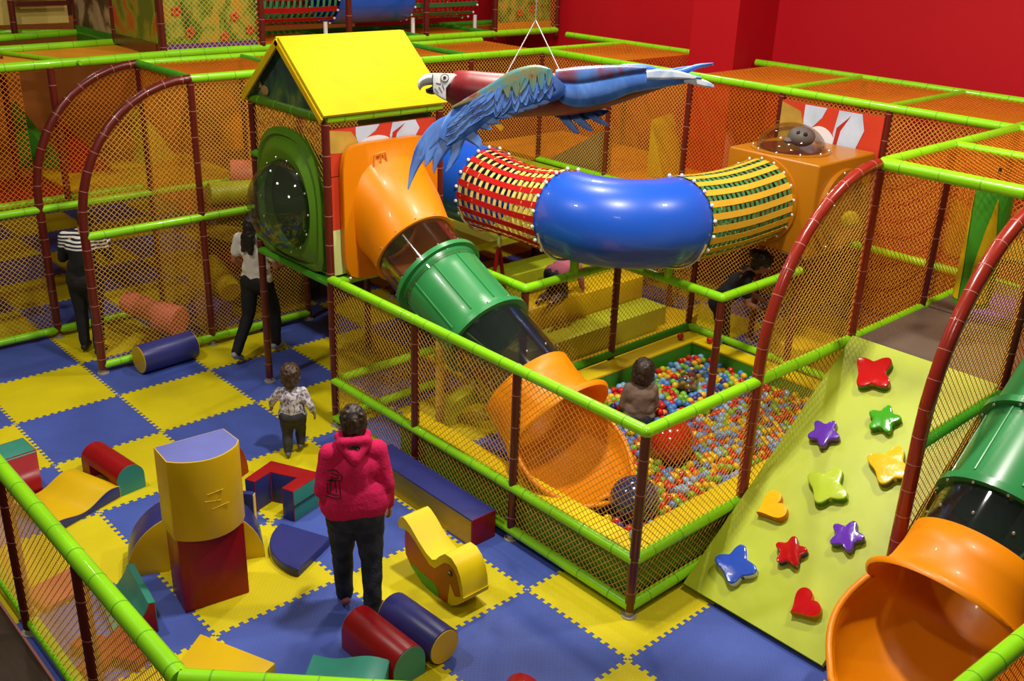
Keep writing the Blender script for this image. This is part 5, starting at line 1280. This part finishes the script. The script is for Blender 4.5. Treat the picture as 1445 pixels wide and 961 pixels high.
def hairmat(n, a, b_):
    m, t, b = nt(n); L = t.links.new; tc = t.nodes.new('ShaderNodeTexCoord'); mp = t.nodes.new('ShaderNodeMapping'); mp.inputs['Scale'].default_value = (60, 60, 7); L(tc.outputs['Object'], mp.inputs[0])
    nn = t.nodes.new('ShaderNodeTexNoise'); nn.inputs['Scale'].default_value = 1.2; nn.inputs['Detail'].default_value = 3; L(mp.outputs[0], nn.inputs['Vector'])
    r = t.nodes.new('ShaderNodeValToRGB'); r.color_ramp.elements[0].position = 0.35; r.color_ramp.elements[1].position = 0.7; r.color_ramp.elements[0].color = (*a, 1); r.color_ramp.elements[1].color = (*b_, 1)
    L(nn.outputs['Fac'], r.inputs[0]); L(r.outputs[0], b.inputs['Base Color']); b.inputs['Roughness'].default_value = 0.45
    bp = t.nodes.new('ShaderNodeBump'); bp.inputs['Strength'].default_value = 0.6; bp.inputs['Distance'].default_value = 0.01; L(nn.outputs['Fac'], bp.inputs['Height']); L(bp.outputs[0], b.inputs['Normal'])
    return m
hair_b = hairmat('brown_hair', (0.008, 0.005, 0.004), (0.055, 0.030, 0.018)); hair_k = hairmat('black_hair', (0.003, 0.003, 0.004), (0.02, 0.016, 0.015)); hair_m = hairmat('mid_brown_hair', (0.02, 0.010, 0.006), (0.10, 0.05, 0.025))
denim = mat('dark_denim', (0.026, 0.032, 0.048), 0.75, 0.2, 0.3, 60, 0.5, 9)
def hand(sh, wrist, d, palm_n, side, s=1.0, curl=0.5):
    """palm and five bent fingers. d: pointing direction, palm_n: palm normal, side: thumb side direction"""
    w = V3(wrist); d = V3(d).normalized(); pn = V3(palm_n).normalized(); sd = (V3(side) - d * V3(side).dot(d)).normalized()
    p1 = w + d * 0.085 * s
    for q in (-0.024, -0.008, 0.008, 0.024): sh.append(('c', w + sd * q * 0.7 * s + d * 0.01 * s, p1 + sd * q * s, 0.016 * s, 0.013 * s))
    for q, L in ((0.028, 0.068), (0.010, 0.076), (-0.010, 0.071), (-0.028, 0.056)):
        a = p1 + sd * q * s; dd = (d + pn * curl * 0.5).normalized(); b = a + dd * L * 0.45 * s; d3 = (d + pn * curl * 1.5).normalized(); c = b + d3 * L * 0.32 * s; d4 = (d + pn * curl * 3).normalized(); e = c + d4 * L * 0.25 * s
        sh += [('c', a, b, 0.0098 * s, 0.0090 * s), ('c', b, c, 0.0090 * s, 0.0082 * s), ('c', c, e, 0.0082 * s, 0.007 * s)]
    t0 = w + sd * 0.026 * s + d * 0.025 * s; t1 = t0 + (sd * 0.75 + d * 0.7 + pn * 0.25).normalized() * 0.036 * s; t2 = t1 + (sd * 0.25 + d + pn * 0.4).normalized() * 0.032 * s
    sh += [('c', t0, t1, 0.0125 * s, 0.0105 * s), ('c', t1, t2, 0.0105 * s, 0.0085 * s)]
def head_shapes(c, s=1.0, R_=None, child=False):
    c = V3(c); R_ = R_ or Matrix.Identity(3); f = lambda x, y, z: c + R_ @ V3((x * s, y * s, z * s))
    sh = [('e', f(0, -0.008, 0.02), (0.074 * s, 0.092 * s, 0.092 * s), R_), ('e', f(0, 0.025, -0.035), (0.058 * s, 0.062 * s, 0.072 * s), R_), ('e', f(0, 0.048, -0.085), (0.030 * s, 0.026 * s, 0.022 * s), R_),
          ('c', f(0, 0.086, 0.0), f(0, 0.102, -0.032), 0.008 * s, 0.014 * s), ('e', f(0, 0.086, -0.062), (0.024 * s, 0.010 * s, 0.010 * s), R_), ('e', f(0, 0.078, 0.022), (0.055 * s, 0.014 * s, 0.010 * s), R_)]
    for q in (-1, 1): sh += [('e', f(q * 0.077, -0.004, -0.012), (0.010 * s, 0.020 * s, 0.030 * s), R_), ('e', f(q * 0.04, 0.06, -0.03), (0.022 * s, 0.02 * s, 0.022 * s), R_)]
    return sh
def face_bits(c, parent, s=1.0, R_=None):
    c = V3(c); R_ = R_ or Matrix.Identity(3); f = lambda x, y, z: c + R_ @ V3((x * s, y * s, z * s)); w = MB(); k = MB(); l = MB()
    for q in (-1, 1): w.ball(f(q * 0.030, 0.076, -0.004), (0.0125 * s,) * 3, 12, 8); k.ball(f(q * 0.030, 0.085, -0.004), (0.0065 * s,) * 3, 8, 6); k.tube([f(q * 0.016, 0.090, 0.016), f(q * 0.032, 0.089, 0.020), f(q * 0.048, 0.080, 0.015)], 0.003 * s, 6)
    l.ball(f(0, 0.092, -0.062), (0.021 * s, 0.006 * s, 0.006 * s), 12, 6, rot=R_)
    w.build('eyes', M['white'], parent); k.build('eyebrows_and_pupils', M['black'], parent); l.build('mouth', mat('lips', (0.35, 0.07, 0.06), 0.4), parent)
def person(label, loc, rz, J, shirt_m, pants_m, shoe_m, skin_m, cat='person', s=1.0, bulk=1.0, voxel=0.011, sleeve='long', name='person', shirt_extra=(), hips=1.0, legs=True, hem=0.0, headR=None, hs=1.0, handcurl=0.5):
    t = thing(name, label, cat, loc, rz); J = {k: V3(v) * s for k, v in J.items()}; b = bulk * s
    sk = head_shapes(J['head'], s * hs, headR)
    bb = min(s, b)
    sk += [('c', J['neck'], J['head'] - V3((0, 0.005, 0.06)) * s, 0.050 * bb, 0.046 * bb), ('c', J['neck'], J['chest'], 0.055 * bb, 0.085 * b), ('c', J['chest'], J['pelvis'], 0.09 * b, 0.10 * b)]
    cl = [('c', J['chest'] + V3((-0.07, 0, 0)) * b, J['chest'] + V3((0.07, 0, 0)) * b, 0.105 * b, 0.105 * b), ('c', J['chest'], J['waist'], 0.135 * b, 0.125 * b, 1.0), ('c', J['waist'] + V3((-0.05, 0, 0)) * b, J['waist'] + V3((0.05, 0, 0)) * b, 0.115 * b, 0.115 * b),
          ('c', J['waist'], J['pelvis'] + V3((0, 0, hem)) * s, 0.12 * b, 0.125 * b * hips), ('c', J['pelvis'] + V3((-0.07 * hips, 0, hem)) * b, J['pelvis'] + V3((0.07 * hips, 0, hem)) * b, 0.118 * b, 0.118 * b),
          ('c', J['neck'] - V3((0, 0, 0.03)) * s, J['chest'], 0.066 * bb, 0.10 * b)]
    for q in ('l', 'r'):
        sh, el, wr = J['sh_' + q], J['el_' + q], J['wr_' + q]
        sk += [('c', J['chest'] + V3((0, 0, 0.05)) * s, sh, 0.055 * bb, 0.045 * bb), ('c', sh, el, 0.044 * b, 0.036 * b), ('c', el, wr, 0.036 * b, 0.024 * bb)]
        d = (wr - el).normalized(); sgn = -1 if q == 'l' else 1
        pn = V3((-sgn, 0.15, 0)); 
        hand(sk, wr, d, pn - d * pn.dot(d), V3((0, 1, 0.2)) if abs(d.y) < 0.8 else V3((-sgn, 0, 0.3)), s * (0.72 if b < 0.85 * s else 1.0), handcurl)
        cl += [('c', J['neck'] - V3((0, 0, 0.035)) * s, sh - V3((0, 0, 0.01)) * s, 0.062 * bb, 0.066 * b), ('c', sh, el, 0.064 * b, 0.052 * b)]
        if sleeve == 'long': cl += [('c', el, wr - d * 0.01 * s, 0.053 * b, 0.037 * b)]
        elif sleeve == 'short': cl[-1] = ('c', sh, sh.lerp(el, 0.6), 0.064 * b, 0.062 * b)
        if legs:
            hp, kn, an, to = J['hp_' + q], J['kn_' + q], J['an_' + q], J['to_' + q]
            sk += [('c', hp, kn, 0.075 * b, 0.050 * b), ('c', kn, an, 0.048 * b, 0.032 * bb), ('c', an, to, 0.03 * bb, 0.022 * bb), ('c', J['pelvis'], hp, 0.09 * b, 0.08 * b)]
    o = organic('body', sk, skin_m, t, voxel * 0.62, 2)
    shirt = organic('shirt', cl + list(shirt_extra), shirt_m, t, voxel, 6, tex=0.0035 * s, scale=13 / s)
    if legs:
        pl = [('c', J['pelvis'] + V3((-0.06, -0.015, -0.02)) * b, J['pelvis'] + V3((0.06, -0.015, -0.02)) * b, 0.122 * b * hips, 0.122 * b * hips)]
        for q in ('l', 'r'):
            hp, kn, an = J['hp_' + q], J['kn_' + q], J['an_' + q]
            pl += [('c', hp, kn, 0.106 * b * hips, 0.074 * b), ('c', kn, an + (kn - an).normalized() * 0.02 * s, 0.073 * b, 0.058 * b)]
        organic('trousers', pl, pants_m, t, voxel, 4, tex=0.006 * s, scale=16 / s)
        for q in ('l', 'r'):
            an, to = J['an_' + q], J['to_' + q]; d = (to - an); hl = an - d * 0.35
            lo = min(an.z, to.z) * 0 
            organic('shoe', [('c', V3((hl.x, hl.y, hl.z - 0.03 * bb)), to, 0.036 * bb, 0.032 * bb), ('c', an, an - V3((0, 0, 0.03)) * bb, 0.04 * bb, 0.04 * bb)], shoe_m, t, voxel * 0.8, 2)
    return t, J, shirt, o
def hair_cap(c, s, parent, m, drop=0.10, full=1.08, back=(), R_=None, voxel=0.009, tex=0.008, front=0.05):
    c = V3(c); R_ = R_ or Matrix.Identity(3); f = lambda x, y, z: c + R_ @ V3((x * s, y * s, z * s))
    sh = [('e', f(0, -0.022, 0.034), (0.086 * s * full, 0.094 * s * full, 0.090 * s * full), R_), ('e', f(0, -0.05, -0.01), (0.080 * s * full, 0.062 * s * full, (0.07 + drop * 0.3) * s), R_), ('e', f(0, 0.04, 0.07), (0.055 * s, 0.04 * s, 0.034 * s), R_)]
    sh += [('c', V3(a) * 1.0, V3(b_) * 1.0, r1, r2) for a, b_, r1, r2 in back]
    return organic('hair', sh, m, parent, voxel, 2, tex=tex * s, scale=38 / s)

# woman in the pink hooded top
M['pink_knit'] = mat('pink_fleece', (0.60, 0.016, 0.095), 0.85, 0.15, 0.25, 45, 0.10, 5)
JW = dict(head=(0.01, 0.035, 1.545), neck=(0, 0.0, 1.42), chest=(0, 0, 1.22), waist=(0, 0.0, 1.02), pelvis=(0, 0.0, 0.88),
          sh_l=(-0.165, 0, 1.335), el_l=(-0.225, -0.03, 1.07), wr_l=(-0.15, 0.20, 1.03), sh_r=(0.165, 0, 1.335), el_r=(0.222, -0.03, 1.07), wr_r=(0.25, 0.07, 0.84),
          hp_l=(-0.09, 0, 0.84), kn_l=(-0.09, 0.10, 0.47), an_l=(-0.085, 0.10, 0.08), to_l=(-0.09, 0.24, 0.04), hp_r=(0.09, -0.01, 0.84), kn_r=(0.10, -0.06, 0.47), an_r=(0.095, -0.14, 0.08), to_r=(0.17, -0.01, 0.04))
ext = [('c', (-0.07, -0.085, 1.42), (0.07, -0.085, 1.42), 0.035, 0.035), ('c', (-0.085, -0.06, 1.40), (0, -0.135, 1.31), 0.04, 0.04), ('c', (0.085, -0.06, 1.40), (0, -0.135, 1.31), 0.04, 0.04),
       ('c', (-0.09, -0.02, 1.43), (-0.08, 0.05, 1.41), 0.035, 0.03), ('c', (0.09, -0.02, 1.43), (0.08, 0.05, 1.41), 0.035, 0.03), ('c', (-0.075, 0, 0.98), (0.075, 0, 0.98), 0.155, 0.155), ('c', (-0.085, -0.005, 0.93), (0.085, -0.005, 0.93), 0.158, 0.158)]
wp, J, shirt, body_ = person('woman with short dark hair in a pink hooded top and dark jeans, seen from behind', (0.90, -4.40, 0), math.radians(-28), JW, M['pink_knit'], denim, mat('maroon_shoe', (0.22, 0.05, 0.06), 0.6), skin, bulk=1.10, shirt_extra=ext, hips=1.04, voxel=0.011, s=0.975)
hair_cap(J['head'], 1.0, wp, hair_b, drop=0.2, full=1.04, R_=None, tex=0.014)
face_bits(J['head'], wp)
from mathutils.bvhtree import BVHTree
def on_back(mesh_ob, x, z, lift=0.003, y0=-0.6, dy=1):
    bv = BVHTree.FromPolygons([v.co for v in mesh_ob.data.vertices], [p.vertices for p in mesh_ob.data.polygons])
    return bv
bv = on_back(shirt, 0, 0)
def draw(lines, r, m, name, parent, bvh=None):
    mb = MB()
    for L in lines:
        pts = []
        for a, b_ in zip(L, L[1:]):
            for k in range(5):
                x, z = a[0] + (b_[0] - a[0]) * k / 5, a[1] + (b_[1] - a[1]) * k / 5
                h = bvh.ray_cast(V3((x, -0.8, z)), V3((0, 1, 0)))
                if h[0] is not None: pts.append(h[0] + h[1] * 0.001)
        h = bvh.ray_cast(V3((L[-1][0], -0.8, L[-1][1])), V3((0, 1, 0)))
        if h[0] is not None: pts.append(h[0] + h[1] * 0.001)
        if len(pts) > 1: mb.tube(pts, r, 6)
    return mb.build(name, m, parent)
cx, cz = -0.135, 1.03
pr_ = draw([[(cx - 0.06, cz + 0.0), (cx + 0.03, cz + 0.0), (cx + 0.03, cz + 0.10)], [(cx - 0.05, cz + 0.02), (cx + 0.015, cz + 0.02)], [(cx - 0.05, cz + 0.02), (cx - 0.05, cz + 0.09)], [(cx - 0.03, cz + 0.035), (cx - 0.03, cz + 0.10), (cx + 0.005, cz + 0.10), (cx + 0.005, cz + 0.035)],
            [(cx - 0.05, cz + 0.11), (cx + 0.04, cz + 0.11), (cx + 0.05, cz + 0.15), (cx + 0.01, cz + 0.19), (cx - 0.05, cz + 0.18)], [(cx - 0.03, cz + 0.13), (cx + 0.02, cz + 0.13), (cx + 0.02, cz + 0.16), (cx - 0.02, cz + 0.165)]], 0.0035, M['black'], 'back_print', wp, bv)
draw([[(-0.045, 1.40), (-0.01, 1.395), (0.03, 1.40)], [(-0.03, 1.385), (0.035, 1.385)], [(-0.01, 1.405), (0.02, 1.375)]], 0.006, M['black'], 'hood_print', wp, bv)
draw([[(0.16, 0.82), (0.165, 0.82)]], 0.006, M['white'], 'hem_label', wp, bv)

# toddler walking away
M['print_shirt'] = forest('grey_print_cotton', [(0.14, 0.12, 0.17), (0.34, 0.31, 0.37), (0.62, 0.57, 0.62), (0.72, 0.70, 0.76)], 40, (0.38, 0.46, 0.52, 0.6), 0.8)
JC = dict(head=(0.0, 0.02, 0.785), neck=(0, 0, 0.68), chest=(0, 0, 0.585), waist=(0, 0, 0.48), pelvis=(0, 0, 0.41),
          sh_l=(-0.10, 0, 0.635), el_l=(-0.175, 0.03, 0.53), wr_l=(-0.20, 0.10, 0.45), sh_r=(0.10, 0, 0.635), el_r=(0.165, -0.04, 0.52), wr_r=(0.185, 0.02, 0.42),
          hp_l=(-0.05, 0, 0.38), kn_l=(-0.055, 0.0, 0.22), an_l=(-0.05, -0.05, 0.05), to_l=(-0.06, 0.04, 0.03), hp_r=(0.05, 0, 0.38), kn_r=(0.055, 0.08, 0.22), an_r=(0.05, 0.06, 0.07), to_r=(0.055, 0.14, 0.03))
tp, J, sh2, _ = person('toddler with brown hair in a grey patterned top walking across the mats', (1.745, -2.15, 0), math.radians(-38), JC, M['print_shirt'], mat('charcoal_cotton', (0.035, 0.033, 0.035), 0.8, var=0.3, vscale=12), mat('grey_shoe', (0.12, 0.10, 0.09), 0.6), skin, bulk=0.70, voxel=0.008, hs=0.98, handcurl=0.4)
hair_cap(J['head'], 1.0, tp, hair_m, drop=0.1, full=1.04, voxel=0.008, tex=0.012)
face_bits(J['head'], tp)
# scale the toddler's limbs: bulk handles girth, hands stay small

# woman in white polo walking, long black hair
JA = dict(head=(0.0, 0.05, 1.54), neck=(0, 0.01, 1.41), chest=(0, 0, 1.21), waist=(0, 0, 1.02), pelvis=(0, 0, 0.90),
          sh_l=(-0.185, 0, 1.34), el_l=(-0.26, -0.02, 1.08), wr_l=(-0.20, 0.16, 0.98), sh_r=(0.185, 0, 1.34), el_r=(0.25, 0.0, 1.07), wr_r=(0.20, 0.20, 1.02),
          hp_l=(-0.09, 0, 0.86), kn_l=(-0.10, -0.06, 0.48), an_l=(-0.10, -0.34, 0.13), to_l=(-0.10, -0.24, 0.045), hp_r=(0.09, 0, 0.86), kn_r=(0.09, 0.17, 0.48), an_r=(0.09, 0.16, 0.09), to_r=(0.09, 0.30, 0.045))
M['white_cotton'] = mat('white_cotton', (0.72, 0.70, 0.66), 0.85, 0.15, 0.15, 30, 0.04, 5)
ap, J, sh3, _ = person('woman with long black hair in a white polo shirt striding past the tower post', (2.64, 0.02, 0), math.radians(-62), JA, M['white_cotton'], mat('black_cotton', (0.010, 0.010, 0.013), 0.8), mat('grey_white_shoe', (0.35, 0.36, 0.38), 0.5), skin_d, bulk=0.98, sleeve='short', voxel=0.013)
hair_cap(J['head'], 1.03, ap, hair_k, back=[((0, -0.06, 1.54), (0.0, -0.13, 1.30), 0.075, 0.05), ((0.02, -0.10, 1.40), (0.04, -0.135, 1.24), 0.06, 0.03), ((-0.04, -0.10, 1.40), (-0.05, -0.13, 1.26), 0.05, 0.03)], full=1.06)
face_bits(J['head'], ap)
draw([[(0.14, 1.02), (0.16, 1.035), (0.155, 1.06)]], 0.006, M['black'], 'back_print', ap, on_back(sh3, 0, 0))

# person in the striped top behind the arch post
def stripes(name):
    m, t, b = nt(name); L = t.links.new; tc = t.nodes.new('ShaderNodeTexCoord'); sp = t.nodes.new('ShaderNodeSeparateXYZ'); L(tc.outputs['Object'], sp.inputs[0])
    a = t.nodes.new('ShaderNodeMath'); a.operation = 'MULTIPLY'; a.inputs[1].default_value = 27; L(sp.outputs[2], a.inputs[0])
    f = t.nodes.new('ShaderNodeMath'); f.operation = 'FRACT'; L(a.outputs[0], f.inputs[0]); g = t.nodes.new('ShaderNodeMath'); g.operation = 'GREATER_THAN'; g.inputs[1].default_value = 0.5; L(f.outputs[0], g.inputs[0])
    h = t.nodes.new('ShaderNodeMath'); h.operation = 'GREATER_THAN'; h.inputs[1].default_value = 1.19; L(sp.outputs[2], h.inputs[0]); k = t.nodes.new('ShaderNodeMath'); k.operation = 'MULTIPLY'; L(g.outputs[0], k.inputs[0]); L(h.outputs[0], k.inputs[1])
    mx = t.nodes.new('ShaderNodeMix'); mx.data_type = 'RGBA'; mx.inputs[6].default_value = (0.006, 0.006, 0.007, 1); mx.inputs[7].default_value = (0.75, 0.74, 0.72, 1); L(k.outputs[0], mx.inputs[0]); L(mx.outputs[2], b.inputs['Base Color']); b.inputs['Roughness'].default_value = 0.9
    return m
JB = dict(head=(0.03, 0.20, 1.48), neck=(0.01, 0.10, 1.38), chest=(0, 0.03, 1.20), waist=(0, 0, 1.0), pelvis=(0, -0.02, 0.88),
          sh_l=(-0.18, 0.06, 1.31), el_l=(-0.24, 0.08, 1.06), wr_l=(-0.16, 0.28, 1.10), sh_r=(0.18, 0.06, 1.31), el_r=(0.25, 0.12, 1.08), wr_r=(0.16, 0.34, 1.22),
          hp_l=(-0.09, 0, 0.84), kn_l=(-0.10, 0.04, 0.47), an_l=(-0.10, 0.02, 0.08), to_l=(-0.11, 0.16, 0.04), hp_r=(0.09, 0, 0.84), kn_r=(0.10, -0.04, 0.47), an_r=(0.10, -0.10, 0.08), to_r=(0.11, 0.04, 0.04))
bpn, J, _, _ = person('person in a black top with white shoulder stripes standing behind the arch post', (1.24, 1.22, 0), math.radians(-42), JB, stripes('striped_knit'), mat('charcoal_trousers', (0.012, 0.012, 0.013), 0.8), M['black'], skin, bulk=1.0, voxel=0.014)
hair_cap(J['head'], 1.03, bpn, hair_k, full=1.05); face_bits(J['head'], bpn)

# dark haired woman bending beyond the far pit rail
Rb = rx(-0.45)
JD = dict(head=(0.0, 0.33, 1.34), neck=(0, 0.22, 1.25), chest=(0, 0.12, 1.10), waist=(0, 0.02, 0.98), pelvis=(0, -0.06, 0.88),
          sh_l=(-0.16, 0.17, 1.19), el_l=(-0.20, 0.22, 0.95), wr_l=(-0.14, 0.42, 0.86), sh_r=(0.16, 0.17, 1.19), el_r=(0.20, 0.22, 0.94), wr_r=(0.14, 0.42, 0.86),
          hp_l=(-0.09, -0.04, 0.84), kn_l=(-0.10, 0.02, 0.47), an_l=(-0.10, -0.02, 0.08), to_l=(-0.11, 0.12, 0.04), hp_r=(0.09, -0.04, 0.84), kn_r=(0.10, 0.02, 0.47), an_r=(0.10, -0.02, 0.08), to_r=(0.11, 0.12, 0.04))
dp, J, _, _ = person('dark haired woman in a black sleeveless top leaning behind the far pit rail', (6.28, -3.53, 0), math.radians(-145), JD, mat('black_jersey', (0.008, 0.008, 0.012), 0.85), mat('black_trousers', (0.008, 0.008, 0.012), 0.8), M['black'], skin_d, bulk=0.92, sleeve='short', voxel=0.013, headR=Rb)
hair_cap(J['head'], 1.04, dp, hair_k, full=1.08, R_=Rb, back=[(J['head'] + Rb @ V3((0, -0.09, 0.06)), J['head'] + Rb @ V3((0, -0.14, 0.05)), 0.055, 0.05)]); face_bits(J['head'], dp, R_=Rb)

# child kneeling in the balls
JE = dict(head=(0.01, 0.03, 0.575), neck=(0, 0.0, 0.47), chest=(0, 0, 0.36), waist=(0, 0, 0.22), pelvis=(0, 0, 0.12),
          sh_l=(-0.11, 0, 0.42), el_l=(-0.15, 0.03, 0.24), wr_l=(-0.13, 0.13, 0.12), sh_r=(0.11, 0, 0.42), el_r=(0.15, 0.03, 0.24), wr_r=(0.13, 0.13, 0.12),
          hp_l=(-0.06, 0, 0.10), kn_l=(-0.08, 0.22, 0.06), an_l=(-0.08, -0.02, 0.04), to_l=(-0.08, -0.1, 0.03), hp_r=(0.06, 0, 0.10), kn_r=(0.08, 0.22, 0.06), an_r=(0.08, -0.02, 0.04), to_r=(0.08, -0.1, 0.03))
CH = (4.28, -4.08, 0.22)
ep, J, _, _ = person('child with brown bobbed hair in a taupe top kneeling among the pit balls', CH, math.radians(-38), JE, mat('taupe_cotton', (0.20, 0.145, 0.11), 0.85, 0.15, 0.3, 18, 0.12, 6), denim, M['black'], skin, bulk=0.86, voxel=0.009, hs=1.0)
hair_cap(J['head'], 1.10, ep, hair_b, drop=0.1, full=1.12, voxel=0.008, tex=0.006, back=[((-0.055, -0.02, 0.56), (-0.06, -0.02, 0.525), 0.055, 0.045), ((0.055, -0.02, 0.56), (0.06, -0.02, 0.525), 0.055, 0.045), ((-0.02, -0.06, 0.56), (0.02, -0.055, 0.525), 0.055, 0.045)])
face_bits(J['head'], ep, 1.0)

# child crawling on the far steps
JF = dict(head=(0, 0.42, 0.42), neck=(0, 0.30, 0.40), chest=(0, 0.20, 0.36), waist=(0, 0.06, 0.34), pelvis=(0, -0.06, 0.32),
          sh_l=(-0.10, 0.24, 0.34), el_l=(-0.12, 0.28, 0.18), wr_l=(-0.12, 0.34, 0.05), sh_r=(0.10, 0.24, 0.34), el_r=(0.12, 0.28, 0.18), wr_r=(0.12, 0.34, 0.05),
          hp_l=(-0.06, -0.08, 0.30), kn_l=(-0.07, 0.0, 0.07), an_l=(-0.07, -0.24, 0.06), to_l=(-0.07, -0.32, 0.04), hp_r=(0.06, -0.08, 0.30), kn_r=(0.07, 0.0, 0.07), an_r=(0.07, -0.24, 0.06), to_r=(0.07, -0.32, 0.04))
gp, J, _, _ = person('child in a dusty pink top crawling on padded steps behind the pit net', (5.05, -2.20, 0.78), math.radians(-75), JF, mat('dusty_pink_cotton', (0.38, 0.09, 0.14), 0.85), denim, M['black'], skin, bulk=0.75, voxel=0.012)
hair_cap(J['head'], 1.0, gp, hair_m, full=1.05); face_bits(J['head'], gp)
# ------------------------------------------------------------------ balls in the pit
bpy.context.view_layer.update()
def bigball(name, label, c, r, m):
    t = MB().ball((0, 0, 0), r, 48, 32).build(name, m, None, smooth=80, loc=c); return tag(t, label, 'ball')
BR = ((3.95, -4.72, 0.47), 0.205); BB = ((3.02, -5.12, 0.43), 0.20); BG = ((5.14, -3.98, 0.42), 0.105)
bigball('exercise_ball', 'large glossy red ball resting among the small pit balls', BR[0], BR[1], mat('glossy_red_rubber', (0.50, 0.008, 0.008), 0.12, 0.6, coat=0.6))
bigball('exercise_ball', 'large dark blue ball beside the slide mouth in the pit', BB[0], BB[1], mat('glossy_navy_rubber', (0.015, 0.03, 0.10), 0.12, 0.7, coat=0.8))
bigball('grey_ball', 'medium smoky grey see-through ball in the far part of the pit', BG[0], BG[1], M['clear_dark'])
cols = {'red': (0.55, 0.012, 0.008), 'blue': (0.06, 0.20, 0.52), 'yellow': (0.72, 0.46, 0.01), 'green': (0.16, 0.42, 0.03), 'purple': (0.05, 0.03, 0.16), 'sky': (0.22, 0.42, 0.62), 'orange': (0.75, 0.20, 0.01)}
wt = [('red', 24), ('blue', 18), ('yellow', 20), ('green', 14), ('purple', 8), ('sky', 12), ('orange', 6)]
names = [n for n, w in wt for _ in range(w)]
bm_ = {k: mat(k + '_ball_plastic', c, 0.25, 0.5, var=0.05, coat=0.2) for k, c in cols.items()}
rng = random.Random(11)
rb = 0.0365
PX0, PX1, PY0, PY1 = X(0) + PW + 0.03, X(3) - PW - 0.03, Y(0) + PW + 0.03, Y(2) - PW - 0.03
def blocked(x, y, z):
    p = V3((x, y, z))
    for c, r in (BR, BB, BG):
        if (p - V3(c)).length < r + rb * 0.9: return True
    if (V3((x, y, 0)) - V3((CH[0], CH[1], 0))).length < 0.17: return True
    if abs(x - SX) < 0.50 and y > -5.02 and not (x > 3.35 and y < -4.6): return True
    return False
cand = []
sp = 0.0745; j = 0; y = PY0
while y <= PY1:
    x = PX0 + (sp / 2 if j % 2 else 0)
    while x <= PX1:
        qx, qy = x + rng.uniform(-0.010, 0.010), y + rng.uniform(-0.010, 0.010)
        hz = 0.33 + 0.035 * noise.noise(V3((qx * 1.6, qy * 1.6, 1))) + rng.uniform(-0.018, 0.018)
        if not blocked(qx, qy, hz): cand.append((qx, qy, hz, rng.choice(names)))
        x += sp
    y += sp * 0.87; j += 1
def seen(b):
    """not hidden by the near padded walls, the scoop, the big balls or the kneeling child"""
    p = V3(b[:3]); d = p - CAM
    for (ax, val, o_) in ((0, X(0) + PW, None), (1, Y(0) + PW, None)):
        if d[ax] > 1e-6:
            t_ = (val - CAM[ax]) / d[ax]
            if t_ < 1 and (CAM + d * t_).z < LOW + 0.02: return False
    for c, r in (BR, BB, (V3(CH) + V3((0, 0, 0.25)), 0.17), (V3((SX, -4.5, 0.7)), 0.5)):
        c = V3(c); k = (c - CAM).dot(d) / d.length_squared
        if k < 1 and ((CAM + d * k) - c).length < r: return False
    return True
vis = sorted([b for b in cand if seen(b)], key=lambda b: (V3(b[:3]) - CAM).length)
near = vis[:296]; ns = set(id(b) for b in near); rest = [b for b in cand if id(b) not in ns]
protos = {}
def ball_obj(x, y, z, c, label=None, group=None):
    if c not in protos:
        protos[c] = MB().ball((0, 0, 0), rb, 18, 12).build('plastic_ball', bm_[c], None, smooth=80); o = protos[c]
    else:
        o = protos[c].copy(); COL.objects.link(o)
    o.location = (x, y, z); word = {'sky': 'pale blue', 'purple': 'dark purple', 'blue': 'mid blue'}.get(c, c)
    tag(o, label or '%s plastic ball among the many small balls in the pit' % word, 'ball', group or '%s balls in the ball pit' % word)
    return o
for b in near: ball_obj(*b)
mb = MB(); ck = list(cols)
for x, y, z, c in rest: mb.ball((x, y, z), rb, 12, 8, mi=ck.index(c))
for x, y, z, c in cand:
    if rng.random() < 0.8: mb.ball((x + sp / 2, y + 0.03, z - 0.055), rb, 8, 6, mi=ck.index(rng.choice(names)))
o = mb.build('plastic_balls', [bm_[k] for k in ck], None, smooth=80, weld=False)
tag(o, 'mass of small coloured plastic balls filling the ball pit', 'balls', kind='stuff')
for x, y, c, lab in ((X(2) + 0.93, Y(2) - 0.16, 'red', 'red plastic ball left of the corner on the far pit wall'), (X(3) - 0.16, Y(2) - 0.42, 'red', 'red plastic ball right of the corner on the far pit wall'), (X(3) - 0.10, Y(2) - 0.50, 'blue', 'blue plastic ball beside the red one on the far pit wall'), (X(0) + 0.22, Y(0) + 0.20, 'sky', 'pale blue plastic ball on the near corner of the pit wall')):
    ball_obj(x, y, LOW + (rb if x > 4 else rb - 0.02), c, lab, None)
